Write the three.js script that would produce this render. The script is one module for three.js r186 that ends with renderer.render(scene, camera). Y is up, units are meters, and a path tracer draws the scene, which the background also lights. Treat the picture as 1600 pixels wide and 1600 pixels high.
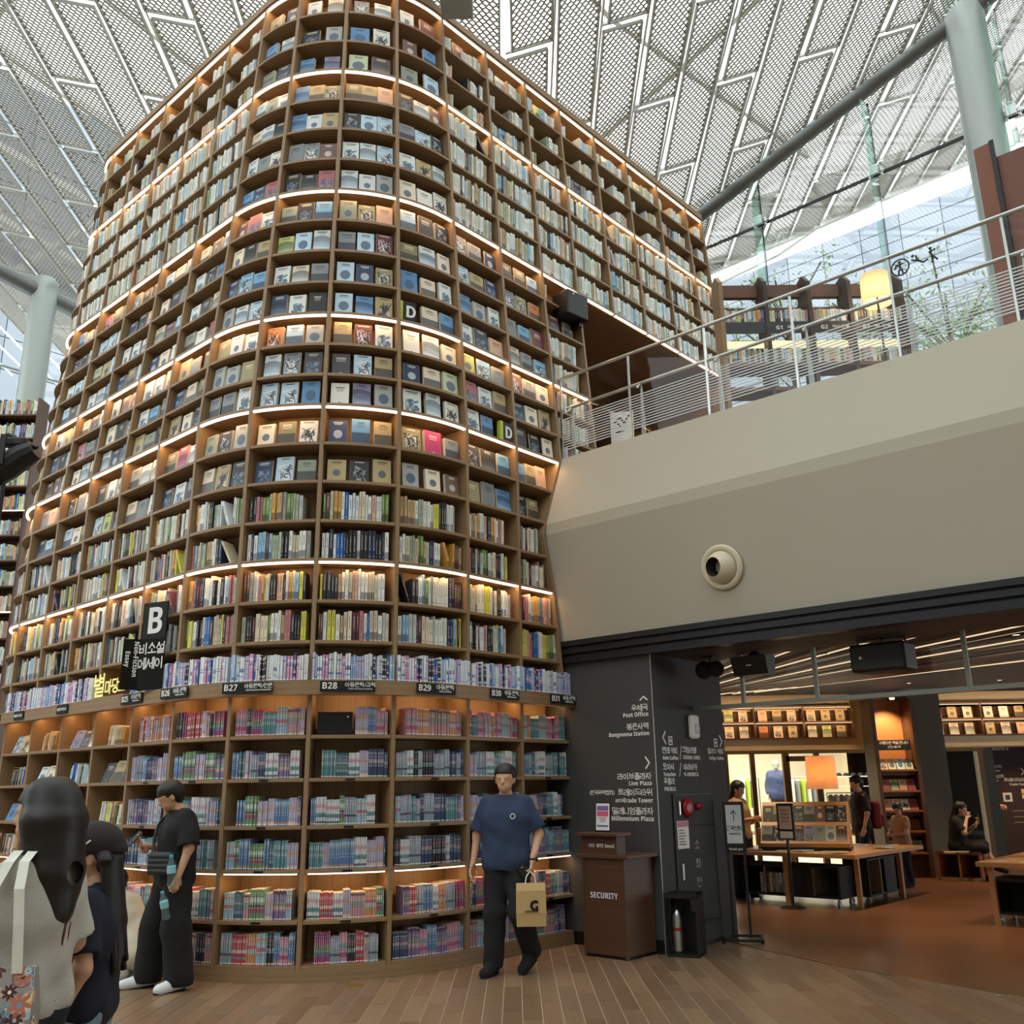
import * as THREE from 'three';
import { mergeGeometries } from 'three/addons/utils/BufferGeometryUtils.js';
import { RoundedBoxGeometry } from 'three/addons/geometries/RoundedBoxGeometry.js';
import { TextGeometry } from 'three/addons/geometries/TextGeometry.js';
import { FontLoader } from 'three/addons/loaders/FontLoader.js';
import { RectAreaLightUniformsLib } from 'three/addons/lights/RectAreaLightUniformsLib.js';

// ---------- camera, sky, exposure ----------
RectAreaLightUniformsLib.init();
const scene = new THREE.Scene();
const camera = new THREE.PerspectiveCamera(2 * Math.atan(800 / 1480) * 180 / Math.PI, 1, 0.1, 300);
camera.position.set(0, 1.63, 0);
camera.rotation.order = 'YXZ';
camera.rotation.set(16.2 * Math.PI / 180, 0, -0.0144);
scene.background = new THREE.Color(1.56, 1.68, 1.7);        // even overcast daylight
const renderer = new THREE.WebGLRenderer();
renderer.toneMapping = THREE.LinearToneMapping;
renderer.toneMappingExposure = 2.0;
renderer.shadowMap.enabled = true;
const LED = new THREE.Color(1.0, 0.55, 0.22), WARM = new THREE.Color(1.0, 0.62, 0.3);
const LED_LIGHT = 13, LED_GLOW = 1.5;

// ---------- helpers ----------
const V = (x, y, z) => new THREE.Vector3(x, y, z);
let seedState = 12345;
const rnd = () => { seedState = (Math.imul(seedState, 1664525) + 1013904223) >>> 0; return seedState / 4294967296; };
const rr = (a, b) => a + (b - a) * rnd();
const pick = (l) => l[Math.floor(rnd() * l.length)];
const lerp = (a, b, t) => a + (b - a) * t;
const clamp = (x, a, b) => Math.min(b, Math.max(a, x));
// hall axes: r runs along the balcony wall (to the right and nearer), s away from it (to the right and farther)
const AX = 0.742199, AZ = 0.67018, YAW = Math.atan2(-AZ, AX);
const W = (r, s, h = 0) => V(r * AX + s * AZ, h, r * AZ - s * AX);
const numbers = {};
const numbered = (name) => { const n = numbers[name] = (numbers[name] ?? -1) + 1; return n ? `${name}_${String(n).padStart(3, '0')}` : name; };
function tag(o, label, category, group, kind) {
  if (label) o.userData.label = label;
  if (category) o.userData.category = category;
  if (group) o.userData.group = group;
  if (kind) o.userData.kind = kind;
  return o;
}
function thing(name, label, category, pos = V(0, 0, 0), turn = 0, group) {
  const g = new THREE.Group(); g.name = numbered(name); g.position.copy(pos); g.rotation.y = turn; scene.add(g);
  return tag(g, label, category, group);
}
const flat = (g) => { const n = g.index ? g.toNonIndexed() : g; for (const k of Object.keys(n.attributes)) if (!['position', 'normal', 'uv'].includes(k)) n.deleteAttribute(k); n.morphAttributes = {}; return n; };
const join = (list) => { const l = [].concat(list).map(flat); return l.length === 1 ? l[0] : mergeGeometries(l, false); };
function mesh(name, geo, mat, parent) {
  const m = new THREE.Mesh(join(geo), mat); m.name = parent ? name : numbered(name); m.castShadow = m.receiveShadow = true; (parent ?? scene).add(m);
  return m;
}
function struct(name, geo, mat, label) { const m = mesh(name, geo, mat); m.name = name; return tag(m, label, null, null, 'structure'); }
// uv in metres, by the axis that a face looks along
function metre(g, k = 1, swap = false) {
  g = flat(g); const p = g.attributes.position, n = g.attributes.normal, uv = new Float32Array(p.count * 2);
  for (let i = 0; i < p.count; i += 3) {
    const nx = Math.abs(n.getX(i)), ny = Math.abs(n.getY(i)), nz = Math.abs(n.getZ(i));
    for (let j = i; j < i + 3; j++) {
      const x = p.getX(j), y = p.getY(j), z = p.getZ(j); let u, v;
      if (nx >= ny && nx >= nz) { u = z; v = y; } else if (ny >= nz) { u = x; v = z; } else { u = x; v = y; }
      if (swap) [u, v] = [v, u];
      uv[2 * j] = u * k; uv[2 * j + 1] = v * k;
    }
  }
  g.setAttribute('uv', new THREE.BufferAttribute(uv, 2)); return g;
}
const box = (w, h, d, x = 0, y = 0, z = 0) => metre(new THREE.BoxGeometry(w, h, d).translate(x, y, z));        // centred
const bx = (x0, x1, y0, y1, z0, z1) => box(x1 - x0, y1 - y0, z1 - z0, (x0 + x1) / 2, (y0 + y1) / 2, (z0 + z1) / 2);
const rbox = (w, h, d, r, x = 0, y = 0, z = 0, seg = 2) => metre(new RoundedBoxGeometry(w, h, d, seg, r).translate(x, y, z));
const cyl = (r0, r1, h, x = 0, y = 0, z = 0, n = 16) => new THREE.CylinderGeometry(r1, r0, h, n).translate(x, y + h / 2, z);   // r0 at the foot
const lathe = (pts, n = 20) => new THREE.LatheGeometry(pts.map(([x, y]) => new THREE.Vector2(x, y)), n);
const tube = (pts, r, n = 8, seg) => new THREE.TubeGeometry(new THREE.CatmullRomCurve3(pts, false, 'catmullrom', 0.2), seg ?? Math.max(2, pts.length * 4), r, n);
function bar(a, b, r, n = 8) {
  const d = b.clone().sub(a), g = new THREE.CylinderGeometry(r, r, d.length(), n);
  g.applyQuaternion(new THREE.Quaternion().setFromUnitVectors(V(0, 1, 0), d.normalize())); return g.translate((a.x + b.x) / 2, (a.y + b.y) / 2, (a.z + b.z) / 2);
}
// rings: lists of equally many points; closed loops joined into a solid with caps and flat faces
function loft(rings, capped = true, k = 1) {
  const pos = [], uv = [], put = (a, b, c, ua, ub, uc) => { pos.push(a.x, a.y, a.z, b.x, b.y, b.z, c.x, c.y, c.z); uv.push(...ua, ...ub, ...uc); };
  const n = rings[0].length; let along = 0;
  for (let i = 0; i + 1 < rings.length; i++) {
    const A0 = rings[i], B0 = rings[i + 1], step = A0[0].distanceTo(B0[0]); let across = 0;
    for (let j = 0; j < n; j++) {
      const a = A0[j], b = A0[(j + 1) % n], c = B0[(j + 1) % n], d = B0[j], w = a.distanceTo(b);
      const u0 = along * k, u1 = (along + step) * k, v0 = across * k, v1 = (across + w) * k; across += w;
      put(a, b, c, [u0, v0], [u0, v1], [u1, v1]); put(a, c, d, [u0, v0], [u1, v1], [u1, v0]);
    }
    along += step;
  }
  if (capped) for (const [ring, flip] of [[rings[0], true], [rings.at(-1), false]])
    for (let j = 1; j + 1 < n; j++) { const [b, c] = flip ? [ring[j + 1], ring[j]] : [ring[j], ring[j + 1]]; put(ring[0], b, c, [0, 0], [ring[0].distanceTo(b) * k, 0], [0, ring[0].distanceTo(c) * k]); }
  const g = new THREE.BufferGeometry();
  g.setAttribute('position', new THREE.Float32BufferAttribute(pos, 3)); g.setAttribute('uv', new THREE.Float32BufferAttribute(uv, 2)); g.computeVertexNormals();
  return g;
}
// a profile of [s, h] pairs run along r, as one solid (convex caps are enough here)
const run = (profile, r0, r1, n = 1) => { const rings = []; for (let i = 0; i <= n; i++) rings.push(profile.map(([s, h]) => W(lerp(r0, r1, i / n), s, h))); return loft(rings); };
// ---------- textures and materials ----------
function canvas(w, h, draw) { const c = document.createElement('canvas'); c.width = w; c.height = h; draw(c.getContext('2d'), w, h); return c; }
function tex(c, color = true, rx = 1, ry = 1) {
  const t = new THREE.CanvasTexture(c); if (color) t.colorSpace = THREE.SRGBColorSpace;
  t.wrapS = t.wrapT = THREE.RepeatWrapping; t.repeat.set(rx, ry); t.magFilter = THREE.LinearFilter; return t;
}
const css = (r, g, b, al = 1) => `rgba(${Math.round(r)},${Math.round(g)},${Math.round(b)},${al})`;
function grainCanvas(base, spread, lines, w = 512, h = 512) {
  return canvas(w, h, (x) => {
    x.fillStyle = css(...base); x.fillRect(0, 0, w, h);
    for (let i = 0; i < lines; i++) {
      const y = rr(0, h), k = rr(-spread, spread), x0 = rr(-w * 0.6, w), len = rr(0.2, 1) * w;
      x.strokeStyle = css(base[0] + k, base[1] + k * 0.95, base[2] + k * 0.85, rr(0.15, 0.5)); x.lineWidth = rr(0.6, 3);
      for (const ox of [0, -w, w]) { x.beginPath(); x.moveTo(x0 + ox, y); x.bezierCurveTo(x0 + ox + len * 0.3, y + rr(-5, 5), x0 + ox + len * 0.6, y + rr(-5, 5), x0 + ox + len, y + rr(-3, 3)); x.stroke(); }
    }
  });
}
function speckCanvas(base, spread, n, size = 2, w = 512) {
  return canvas(w, w, (x) => {
    x.fillStyle = css(...base); x.fillRect(0, 0, w, w);
    for (let i = 0; i < n; i++) { const k = rr(-spread, spread); x.fillStyle = css(base[0] + k, base[1] + k, base[2] + k, 0.5); const s = rr(0.5, 1) * size; x.fillRect(rr(0, w), rr(0, w), s, s); }
  });
}
const std = (color, roughness = 0.7, o = {}) => new THREE.MeshStandardMaterial({ color, roughness, ...o });
const phys = (o) => new THREE.MeshPhysicalMaterial(o);
const M = {};
M.oak = std(0xffffff, 0.55, { map: tex(grainCanvas([143, 115, 83], 32, 700), true, 1.3, 1.3) });
M.plaster = std(0xffffff, 0.95, { map: tex(speckCanvas([176, 170, 154], 8, 30000, 2), true, 0.7, 0.7), bumpMap: tex(speckCanvas([128, 128, 128], 60, 40000, 2), false, 0.9, 0.9), bumpScale: 0.003 });
M.black = std(0x070708, 0.5); M.blackMat = std(0x17171a, 0.85); M.charcoal = std(0x2b2b2c, 0.8);
M.beam = std(0x1c1d23, 0.45, { metalness: 0.3 }); M.steel = std(0xb9bdbb, 0.28, { metalness: 0.9 }); M.white = std(0xe9e9e4, 0.6);
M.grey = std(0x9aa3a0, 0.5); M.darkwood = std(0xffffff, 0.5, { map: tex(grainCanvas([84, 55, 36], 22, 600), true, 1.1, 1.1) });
M.letter = std(0xe6e6e2, 0.6); M.glass = phys({ color: 0xffffff, roughness: 0.02, transmission: 1, thickness: 0, ior: 1.45 });
M.ledGlow = std(0x000000, 1, { emissive: new THREE.Color(1, 0.83, 0.62), emissiveIntensity: LED_GLOW });
function areaLight(color, power, w, h, at, towards, parent = scene) {
  const l = new THREE.RectAreaLight(color, power, w, h); l.position.copy(at); parent.add(l); l.updateMatrixWorld(true); l.lookAt(towards); return l;
}
// ---------- floor: wood-look planks with pale joints ----------
const eye = camera.position.clone();
camera.updateMatrixWorld(true);
const viewM = camera.matrixWorld.clone().invert();
function project(p) { const q = p.clone().applyMatrix4(viewM), d = -q.z; return { x: 800 + 1480 * q.x / d, y: 800 - 1480 * q.y / d, d }; }
const inFrame = (p, m = 0) => { const q = project(p); return q.d > 0.2 && q.x > -m && q.x < 1600 + m && q.y > -m && q.y < 1600 + m ? q : null; };
const toHall = (x, z) => [x * AX + z * AZ, x * AZ - z * AX];
// edge between the hall floor and the shop floor
const edgeS = (r) => 8.62 + 0.028 * (r + 1.4) * (r + 1.4) * (r < -1.4 ? 1 : 0) * 2.2;
const floorRoot = new THREE.Group(); floorRoot.name = 'floor'; scene.add(floorRoot); tag(floorRoot, 'brown wood-look plank floor of the hall with pale joints', null, null, 'structure');
mesh('joint_bed', bx(-26, 16, -0.1, -0.004, -24, 16), std(0xb3a996, 0.9), floorRoot);
{
  const grains = [0, 1, 2, 3].map((i) => std(0xffffff, 0.36, { map: tex(grainCanvas([[124, 99, 75], [112, 88, 66], [132, 107, 82], [119, 97, 76]][i], 26, 500), true, 1, 1) }));
  const L = 0.9, w = 0.15, gap = 0.0065, list = [];
  for (let i = 0; i < 130; i++) for (let k = 0; k < 24; k++) {
    const x = -12.5 + i * w, z = -16.2 + k * L + (i % 3) * 0.3;
    const [r, s] = toHall(x, z); if (s > edgeS(r) + 0.12 && r > -6.1) continue;
    if (r < -7.9 && s > 6.3) continue;
    list.push({ x, z, q: inFrame(V(x, 0, z), 40), k: Math.floor(rnd() * 4), o: rnd() });
  }
  const near = list.filter((p) => p.q).sort((a, b) => a.q.d - b.q.d).slice(0, 300), set = new Set(near);
  const geos = []; for (let v = 0; v < 6; v++) { const g = metre(new THREE.BoxGeometry(w - gap, 0.02, L - gap), 1, true); const uv = g.attributes.uv; for (let i = 0; i < uv.count; i++) uv.setXY(i, uv.getX(i) + v * 0.37, uv.getY(i) + v * 0.21); geos.push(g); }
  for (const p of near) { const m = mesh('plank', geos[Math.floor(p.o * 6)], grains[p.k], floorRoot); m.position.set(p.x, -0.01, p.z); }
  for (let k = 0; k < 4; k++) {
    const rest = list.filter((p) => !set.has(p) && p.k === k);
    const m = mesh('planks_beyond', rest.map((p) => geos[Math.floor(p.o * 6)].clone().translate(p.x, -0.01, p.z)), grains[k], floorRoot); m.userData.kind = 'stuff';
  }
}
{ // shop floor: narrow reddish boards, metal threshold along its edge
  const shape = [], edge = []; for (let i = 0; i <= 14; i++) { const r = lerp(-6.0, 5, i / 14); edge.push(W(r, edgeS(r), 0)); }
  const board = grainCanvas([118, 80, 54], 26, 900, 512, 512); const x = board.getContext('2d');
  for (let i = 0; i < 8; i++) { x.fillStyle = 'rgba(60,30,15,.6)'; x.fillRect(0, i * 64, 512, 2); x.fillRect(((i * 37) % 8) * 64, i * 64, 2, 64); }
  const far = [W(5, 40, 0), W(-17, 40, 0), W(-17, 9.9, 0), W(-6.0, 9.9, 0)], outline = [...edge, ...far];
  const sh = new THREE.Shape(outline.map((p) => new THREE.Vector2(p.x, -p.z)));
  const g = new THREE.ExtrudeGeometry(sh, { depth: 0.02, bevelEnabled: false }).rotateX(-Math.PI / 2).translate(0, -0.016, 0);
  struct('floor_shop', metre(g, 1), std(0xffffff, 0.3, { map: tex(board, true, 1.1, 1.1) }), 'reddish brown board floor of the shop below the balcony');
  const bead = []; for (let i = 0; i + 1 < edge.length; i++) bead.push(loft([edge[i], edge[i + 1]].map((p) => { const n = W(0, 1).multiplyScalar(0.022); return [p.clone().add(n).setY(0.001), p.clone().sub(n).setY(0.001), p.clone().sub(n).setY(0.008), p.clone().add(n).setY(0.008)]; })));
  struct('trim_1', bead, std(0xa08f6c, 0.3, { metalness: 0.85 }), 'curved metal threshold strip between hall floor and shop floor');
}
// ---------- ceiling: V-shaped field of expanded-metal panels hung under a glass roof ----------
const ceilH = (x, z) => 12.364 + (x > 0 ? 0.336 * x : -0.25 * x) + 0.054 * z;
const ceilingRoot = new THREE.Group(); ceilingRoot.name = 'ceiling'; scene.add(ceilingRoot); tag(ceilingRoot, 'pale expanded-metal mesh panels hung in staggered rows under the glass roof', null, null, 'structure');
M.meshMetal = std(0x96948a, 0.55, { metalness: 0.15 }); M.frame = std(0xd9dcd6, 0.5);
{
  function panelGeo(w, l) {
    const parts = [], nx = 7, px = w / nx, pz = 0.062, nz = Math.round(l / pz), dz = l / nz, tilt = 0.62, wd = 0.03, th = 0.003;
    const c = Math.cos(tilt), s = Math.sin(tilt), pos = [], P = (x, z, a, b) => [x, a * s + b * c, z + a * c - b * s];
    const quad = (a, b, cc, d) => pos.push(...a, ...b, ...cc, ...a, ...cc, ...d);
    for (let i = 0; i < nz; i++) {
      const zc = -l / 2 + dz * (i + 0.5), q = i % 2;
      for (let k = 0; k < 2 * nx; k++) {
        const x0 = -w / 2 + k * px / 2, x1 = x0 + px / 2, up0 = (k + q) % 2, z0 = zc + (up0 ? 1 : -1) * dz * 0.36, z1 = zc + (up0 ? -1 : 1) * dz * 0.36;
        const a0 = P(x0, z0, -wd / 2, 0), a1 = P(x0, z0, wd / 2, 0), a2 = P(x0, z0, wd / 2, th), a3 = P(x0, z0, -wd / 2, th), b0 = P(x1, z1, -wd / 2, 0), b1 = P(x1, z1, wd / 2, 0), b2 = P(x1, z1, wd / 2, th), b3 = P(x1, z1, -wd / 2, th);
        quad(a0, a1, b1, b0); quad(a3, b3, b2, a2); quad(a1, a2, b2, b1); quad(a0, b0, b3, a3);
      }
    }
    const g = new THREE.BufferGeometry(); g.setAttribute('position', new THREE.Float32BufferAttribute(pos, 3)); g.setAttribute('uv', new THREE.Float32BufferAttribute(new Float32Array(pos.length / 3 * 2), 2)); g.computeVertexNormals();
    const t = 0.02; parts.push(g, bx(-w / 2, -w / 2 + t, -0.03, 0.03, -l / 2, l / 2), bx(w / 2 - t, w / 2, -0.03, 0.03, -l / 2, l / 2), bx(-w / 2, w / 2, -0.03, 0.03, -l / 2, -l / 2 + t), bx(-w / 2, w / 2, -0.03, 0.03, l / 2 - t, l / 2));
    return join(parts);
  }
  const eave = (x) => x > 2 ? -20.2 + 0.21 * x : -29;
  const sides = [{ w: 0.705, dir: 1, g: 0.336, n: 22, z0: -13.2 }, { w: 0.79, dir: -1, g: 0.25, n: 26, z0: -13.7 }], period = 3.8, slack = 0.11;
  for (const S of sides) {
    const slope = Math.atan(S.g), geo = panelGeo((S.w - slack) / Math.cos(slope), period - 0.13), far = [], bars = [];
    for (let i = 0; i < S.n; i++) {
      const xc = S.dir * (i + 0.5) * S.w;
      for (let k = -5; k < 5; k++) {
        const z = S.z0 + (i % 2 ? 0 : period / 2) + (k + 0.5) * period, sc = clamp((z + period / 2 - eave(xc)) / period, 0, 1), zc = z + (1 - sc) * period / 2, y = ceilH(xc, zc), p = V(xc, y, zc); if (sc < 0.06) continue;
        if (z < -29 || z > 9) continue;
        const [r, s] = toHall(xc, z); if (r < -27.5 || s > 20.5) continue;
        const e = new THREE.Euler(-Math.atan(0.054), 0, S.dir * slope, 'ZYX'), q = new THREE.Quaternion().setFromEuler(e);
        const seen = [0, -1.8, 1.8].some((d) => inFrame(V(xc, y, z + d), 30)) && !(Math.abs(xc + 2.5) < 1.3 && z > -12);
        if (seen) { const m = mesh('mesh_panel', geo, M.meshMetal, ceilingRoot); m.position.copy(p); m.quaternion.copy(q); m.geometry = geo; m.scale.z = sc; }
        else far.push(new THREE.Matrix4().compose(p, q, V(1, 1, sc)));
        // bright steel bar across each short gap
        const zz = Math.max(eave(xc), z - period / 2), yy = ceilH(xc, zz) + 0.07; bars.push(loft([-1, 1].map((e2) => { const xx = xc + e2 * S.w / 2, y2 = ceilH(xx, zz) + 0.05; return [V(xx, y2, zz - 0.02), V(xx, y2, zz + 0.02), V(xx, y2 + 0.05, zz + 0.02), V(xx, y2 + 0.05, zz - 0.02)]; })));
      }
      // long hanging rail above each long gap
      const xe = S.dir * (i + 1) * S.w; bars.push(loft([9, eave(xe)].map((zz) => { const y2 = ceilH(xe, zz) + 0.07; return [V(xe - 0.015, y2, zz), V(xe + 0.015, y2, zz), V(xe + 0.015, y2 + 0.07, zz), V(xe - 0.015, y2 + 0.07, zz)]; })));
    }
    const im = new THREE.InstancedMesh(geo, M.meshMetal, far.length); far.forEach((m, i) => im.setMatrixAt(i, m)); im.name = 'mesh_panels_beyond'; im.userData.kind = 'stuff'; ceilingRoot.add(im);
    mesh('hanging_rails', bars, M.frame, ceilingRoot);
  }
  // roof steel seen as dark bands through the mesh
  const roof = new THREE.Group(); roof.name = 'roof'; scene.add(roof); tag(roof, 'white steel roof beams above the mesh ceiling', null, null, 'structure');
  for (let i = 0; i < 9; i++) { const s = -12 + i * 4; mesh('roof_beam', loft([-26, -9, 10].map((r) => { const p = W(r, s), y = ceilH(p.x, p.z) + 0.75; return [W(r, s - 0.05, y), W(r, s + 0.05, y), W(r, s + 0.05, y + 0.2), W(r, s - 0.05, y + 0.2)]; })), M.frame, roof); }
  for (let i = 0; i < 12; i++) { const r = -26 + i * 3.2; mesh('roof_beam', loft([-14, 2, 10, 17].map((s) => { const p = W(r, s), y = ceilH(p.x, p.z) + 0.75; return [W(r - 0.04, s, y), W(r + 0.04, s, y), W(r + 0.04, s, y + 0.16), W(r - 0.04, s, y + 0.16)]; })), M.frame, roof); }
  mesh('eave_trim', loft([2.2, 16].map((x) => { const z = eave(x), y = ceilH(x, z); return [V(x, y - 0.06, z - 0.1), V(x, y - 0.06, z), V(x, y + 0.3, z), V(x, y + 0.3, z - 0.1)]; })), M.frame, roof);
}
// ---------- balcony wall, beam and the dark pillar ----------
struct('wall_balcony', run([[8.61, 3.24], [8.35, 4.5], [8.352, 4.63], [8.70, 5.55], [8.95, 5.55], [8.95, 3.24]], -7.6, 8), M.plaster, 'beige plastered balcony front with a folded ledge');
{
  const p = [[8.62, 3.25]]; for (const h of [3.17, 3.09, 3.0]) p.push([8.55, h + 0.075], [8.55, h + 0.015], [8.585, h + 0.01], [8.585, h]);
  const prof = [[8.62, 3.25], [8.56, 3.25], [8.56, 3.185], [8.60, 3.18], [8.60, 3.165], [8.58, 3.16], [8.58, 3.1], [8.62, 3.095], [8.62, 3.08], [8.6, 3.075], [8.6, 3.0], [8.78, 3.0], [8.78, 3.25]];
  const bars = [run([[8.56, 3.19], [8.56, 3.25], [8.78, 3.25], [8.78, 3.19]], -7.4, 8), run([[8.61, 3.165], [8.61, 3.19], [8.78, 3.19], [8.78, 3.165]], -7.4, 8), run([[8.58, 3.105], [8.58, 3.165], [8.78, 3.165], [8.78, 3.105]], -7.4, 8), run([[8.63, 3.08], [8.63, 3.105], [8.78, 3.105], [8.78, 3.08]], -7.4, 8), run([[8.6, 3.0], [8.6, 3.08], [8.78, 3.08], [8.78, 3.0]], -7.4, 8)];
  struct('trim_2', bars, M.beam, 'dark ribbed metal beam under the balcony front');
}
struct('trim_3', run([[8.75, 3.0], [8.75, 3.04], [9.62, 3.04], [9.62, 3.0]], -7.2, 8), std(0x4a3a31, 0.7), 'dark brown soffit behind the ribbed beam');
struct('wall_pillar', [run([[8.66, 0], [8.66, 3.02], [10.1, 3.02], [10.1, 0]], -7.05, -5.83), run([[8.66, 0], [8.66, 3.2], [8.95, 3.2], [8.95, 0]], -9, -7.05)], std(0xffffff, 0.75, { map: tex(speckCanvas([62, 62, 62], 8, 20000, 2), true, 0.8, 0.8) }), 'dark grey pillar beside the tall bookcase');
struct('baseboard_pillar', [run([[8.645, 0], [8.645, 0.13], [8.66, 0.13], [8.66, 0]], -7.0, -5.84)], M.black, 'black skirting of the dark pillar');
struct('trim_4', bar(W(-5.832, 8.662, 0.0), W(-5.832, 8.662, 3.0), 0.006, 6), M.steel, 'thin metal corner bead of the dark pillar');
// upper floor and what lies under it
struct('floor_upper', [run([[8.9, 5.36], [8.9, 5.5], [20, 5.5], [20, 5.36]], -7.0, 8)], std(0x6d4c33, 0.5), 'upper floor behind the balcony front');
struct('ceiling_shop', [run([[9.62, 3.3], [9.62, 3.34], [40, 3.34], [40, 3.3]], -17, 8), run([[9.6, 3.0], [9.6, 3.34], [9.64, 3.34], [9.64, 3.0]], -5.9, 8)], std(0x3a2a21, 0.7), 'dark brown shop ceiling under the balcony');
struct('wall_right', run([[-16, -0.1], [-16, 14.5], [15, 16], [15, -0.1]], 8, 8.3), M.plaster, 'plain wall to the right of the hall');
struct('wall_back', [run([[-16.3, -0.1], [-16.3, 14], [-16, 14], [-16, -0.1]], -24, 8)], M.plaster, 'plain wall behind the viewer');
struct('wall_left', [run([[-16, -0.1], [-16, 5], [30, 5], [30, -0.1]], -24.3, -24)], M.plaster, 'low wall under the left glass front');
// ---------- the tall rounded bookcase ----------
// plan: straight left face, rounded front corner, straight right face; u runs along the front from the start of the corner
const R1 = 1.68, Q1 = R1 * Math.PI / 2, R2 = 0.9, UL = -4.4, Q2 = R2 * Math.PI / 2;
function plan(u) {
  if (u > Q1) return { r: -7.37, s: 6.95 + (u - Q1), nr: 1, ns: 0 };
  if (u >= 0) { const p = u / R1; return { r: -9.05 + R1 * Math.sin(p), s: 6.95 - R1 * Math.cos(p), nr: Math.sin(p), ns: -Math.cos(p) }; }
  if (u > UL) return { r: -9.05 + u, s: 5.27, nr: 0, ns: -1 };
  if (u > UL - Q2) { const p = (UL - u) / R2; return { r: -9.05 + UL - R2 * Math.sin(p), s: 5.27 + R2 - R2 * Math.cos(p), nr: -Math.sin(p), ns: -Math.cos(p) }; }
  return { r: -9.05 + UL - R2, s: 5.27 + R2 + (UL - Q2 - u), nr: -1, ns: 0 };
}
const LEAN = [[0, 0.38], [2.5, 0.38], [3.83, 0.38], [5.5, 0.366], [6.607, 0.278], [8.265, 0.136], [10.04, 0], [11.44, -0.1], [12, -0.14]];
function lean(h) { for (let i = 1; i < LEAN.length; i++) if (h <= LEAN[i][0]) { const [a, b] = [LEAN[i - 1], LEAN[i]]; return lerp(a[1], b[1], (h - a[0]) / (b[0] - a[0])); } return LEAN.at(-1)[1]; }
const towerAt = (u, h, d = 0) => { const p = plan(u), o = lean(h) - d; return W(p.r + p.nr * o, p.s + p.ns * o, h); };
const towerTurn = (u) => { const p = plan(u); const n = W(p.nr, p.ns); return Math.atan2(n.x, n.z); };          // a thing's +z looks out of the shelf
const tangent = (u) => { const p = plan(u); return W(-p.ns, p.nr); };                                                // towards growing u
const COL = { '-8': -4.95, '-7': -4.28, '-6': -3.44, '-5': -2.59, '-4': -1.72, '-3': -0.86, '-2': 0, '-1': 0.66, 0: 1.32, 1: 1.98, 2: 2.72, 3: 3.55, 4: 4.37, 5: 5.145, 6: 6.0, 7: 6.85, 8: 7.745, 9: 8.65, 10: 9.2 };
const wallS = (h) => h < 4.5 ? lerp(8.61, 8.35, (h - 3.24) / 1.26) : lerp(8.35, 8.70, (h - 4.6) / 0.95);
const wallU = (h) => wallS(h) - 6.95 + Q1;
const DEPTH = 0.34, UP_T = 0.042, BOARD = 0.032;
const towerBase = W(-8.6, 6.3, 0);
const tower = thing('bookcase_tower', 'towering oak bookcase with rounded corner and glowing shelf edges', 'bookcase', towerBase);
const tw = (g) => g.translate(-towerBase.x, 0, -towerBase.z);
const ring4 = (u, h0, h1, d0, d1) => [towerAt(u, h0, d0), towerAt(u, h1, d0), towerAt(u, h1, d1), towerAt(u, h0, d1)];
function curved(u0, u1, h0, h1, d0, d1, n) {
  n = n ?? ((u1 > -0.01 && u0 < Q1) || u0 < UL ? 6 : 1); const rings = []; for (let i = 0; i <= n; i++) rings.push(ring4(lerp(u0, u1, i / n), h0, h1, d0, d1)); return tw(loft(rings));
}
function upright(u, h0, h1, d0 = 0, d1 = DEPTH, t = UP_T, sOf) {
  const hs = [h0, ...LEAN.map((l) => l[0]).filter((h) => h > h0 && h < h1), ...(sOf ? [4.5, 4.6] : []), h1].sort((a, b) => a - b);
  return tw(loft(hs.map((h) => { const uu = sOf ? sOf(h) : u, tn = tangent(uu).multiplyScalar(t / 2), f = towerAt(uu, h, d0), b = towerAt(uu, h, d1); return [f.clone().add(tn), f.clone().sub(tn), b.clone().sub(tn), b.clone().add(tn)]; })));
}
const STRIPS = [3.83, 5.5, 6.607, 8.265, 10.04, 11.44], ROWS = [3, 4, 3, 4, 4, 3], COUNTER = 2.66;
const boards = [];   // boards above the counter: { h: top of board, strip }
{ let lo = COUNTER; STRIPS.forEach((hs, b) => { for (let i = 1; i <= ROWS[b]; i++) boards.push({ h: lerp(lo, hs, i / ROWS[b]) + (i === ROWS[b] ? 0.02 : 0.005), strip: i === ROWS[b], band: b, i }); lo = hs; }); boards[0].h = 3.03; boards[1].h = 3.43; }
const LOWER = [0.135, 0.505, 0.935, 1.316, 1.738, 2.131];
const openLow = (j, h) => j >= 5 && h < 8.2;                       // no shelves in front of the passage
const ledSpots = [];
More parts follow.
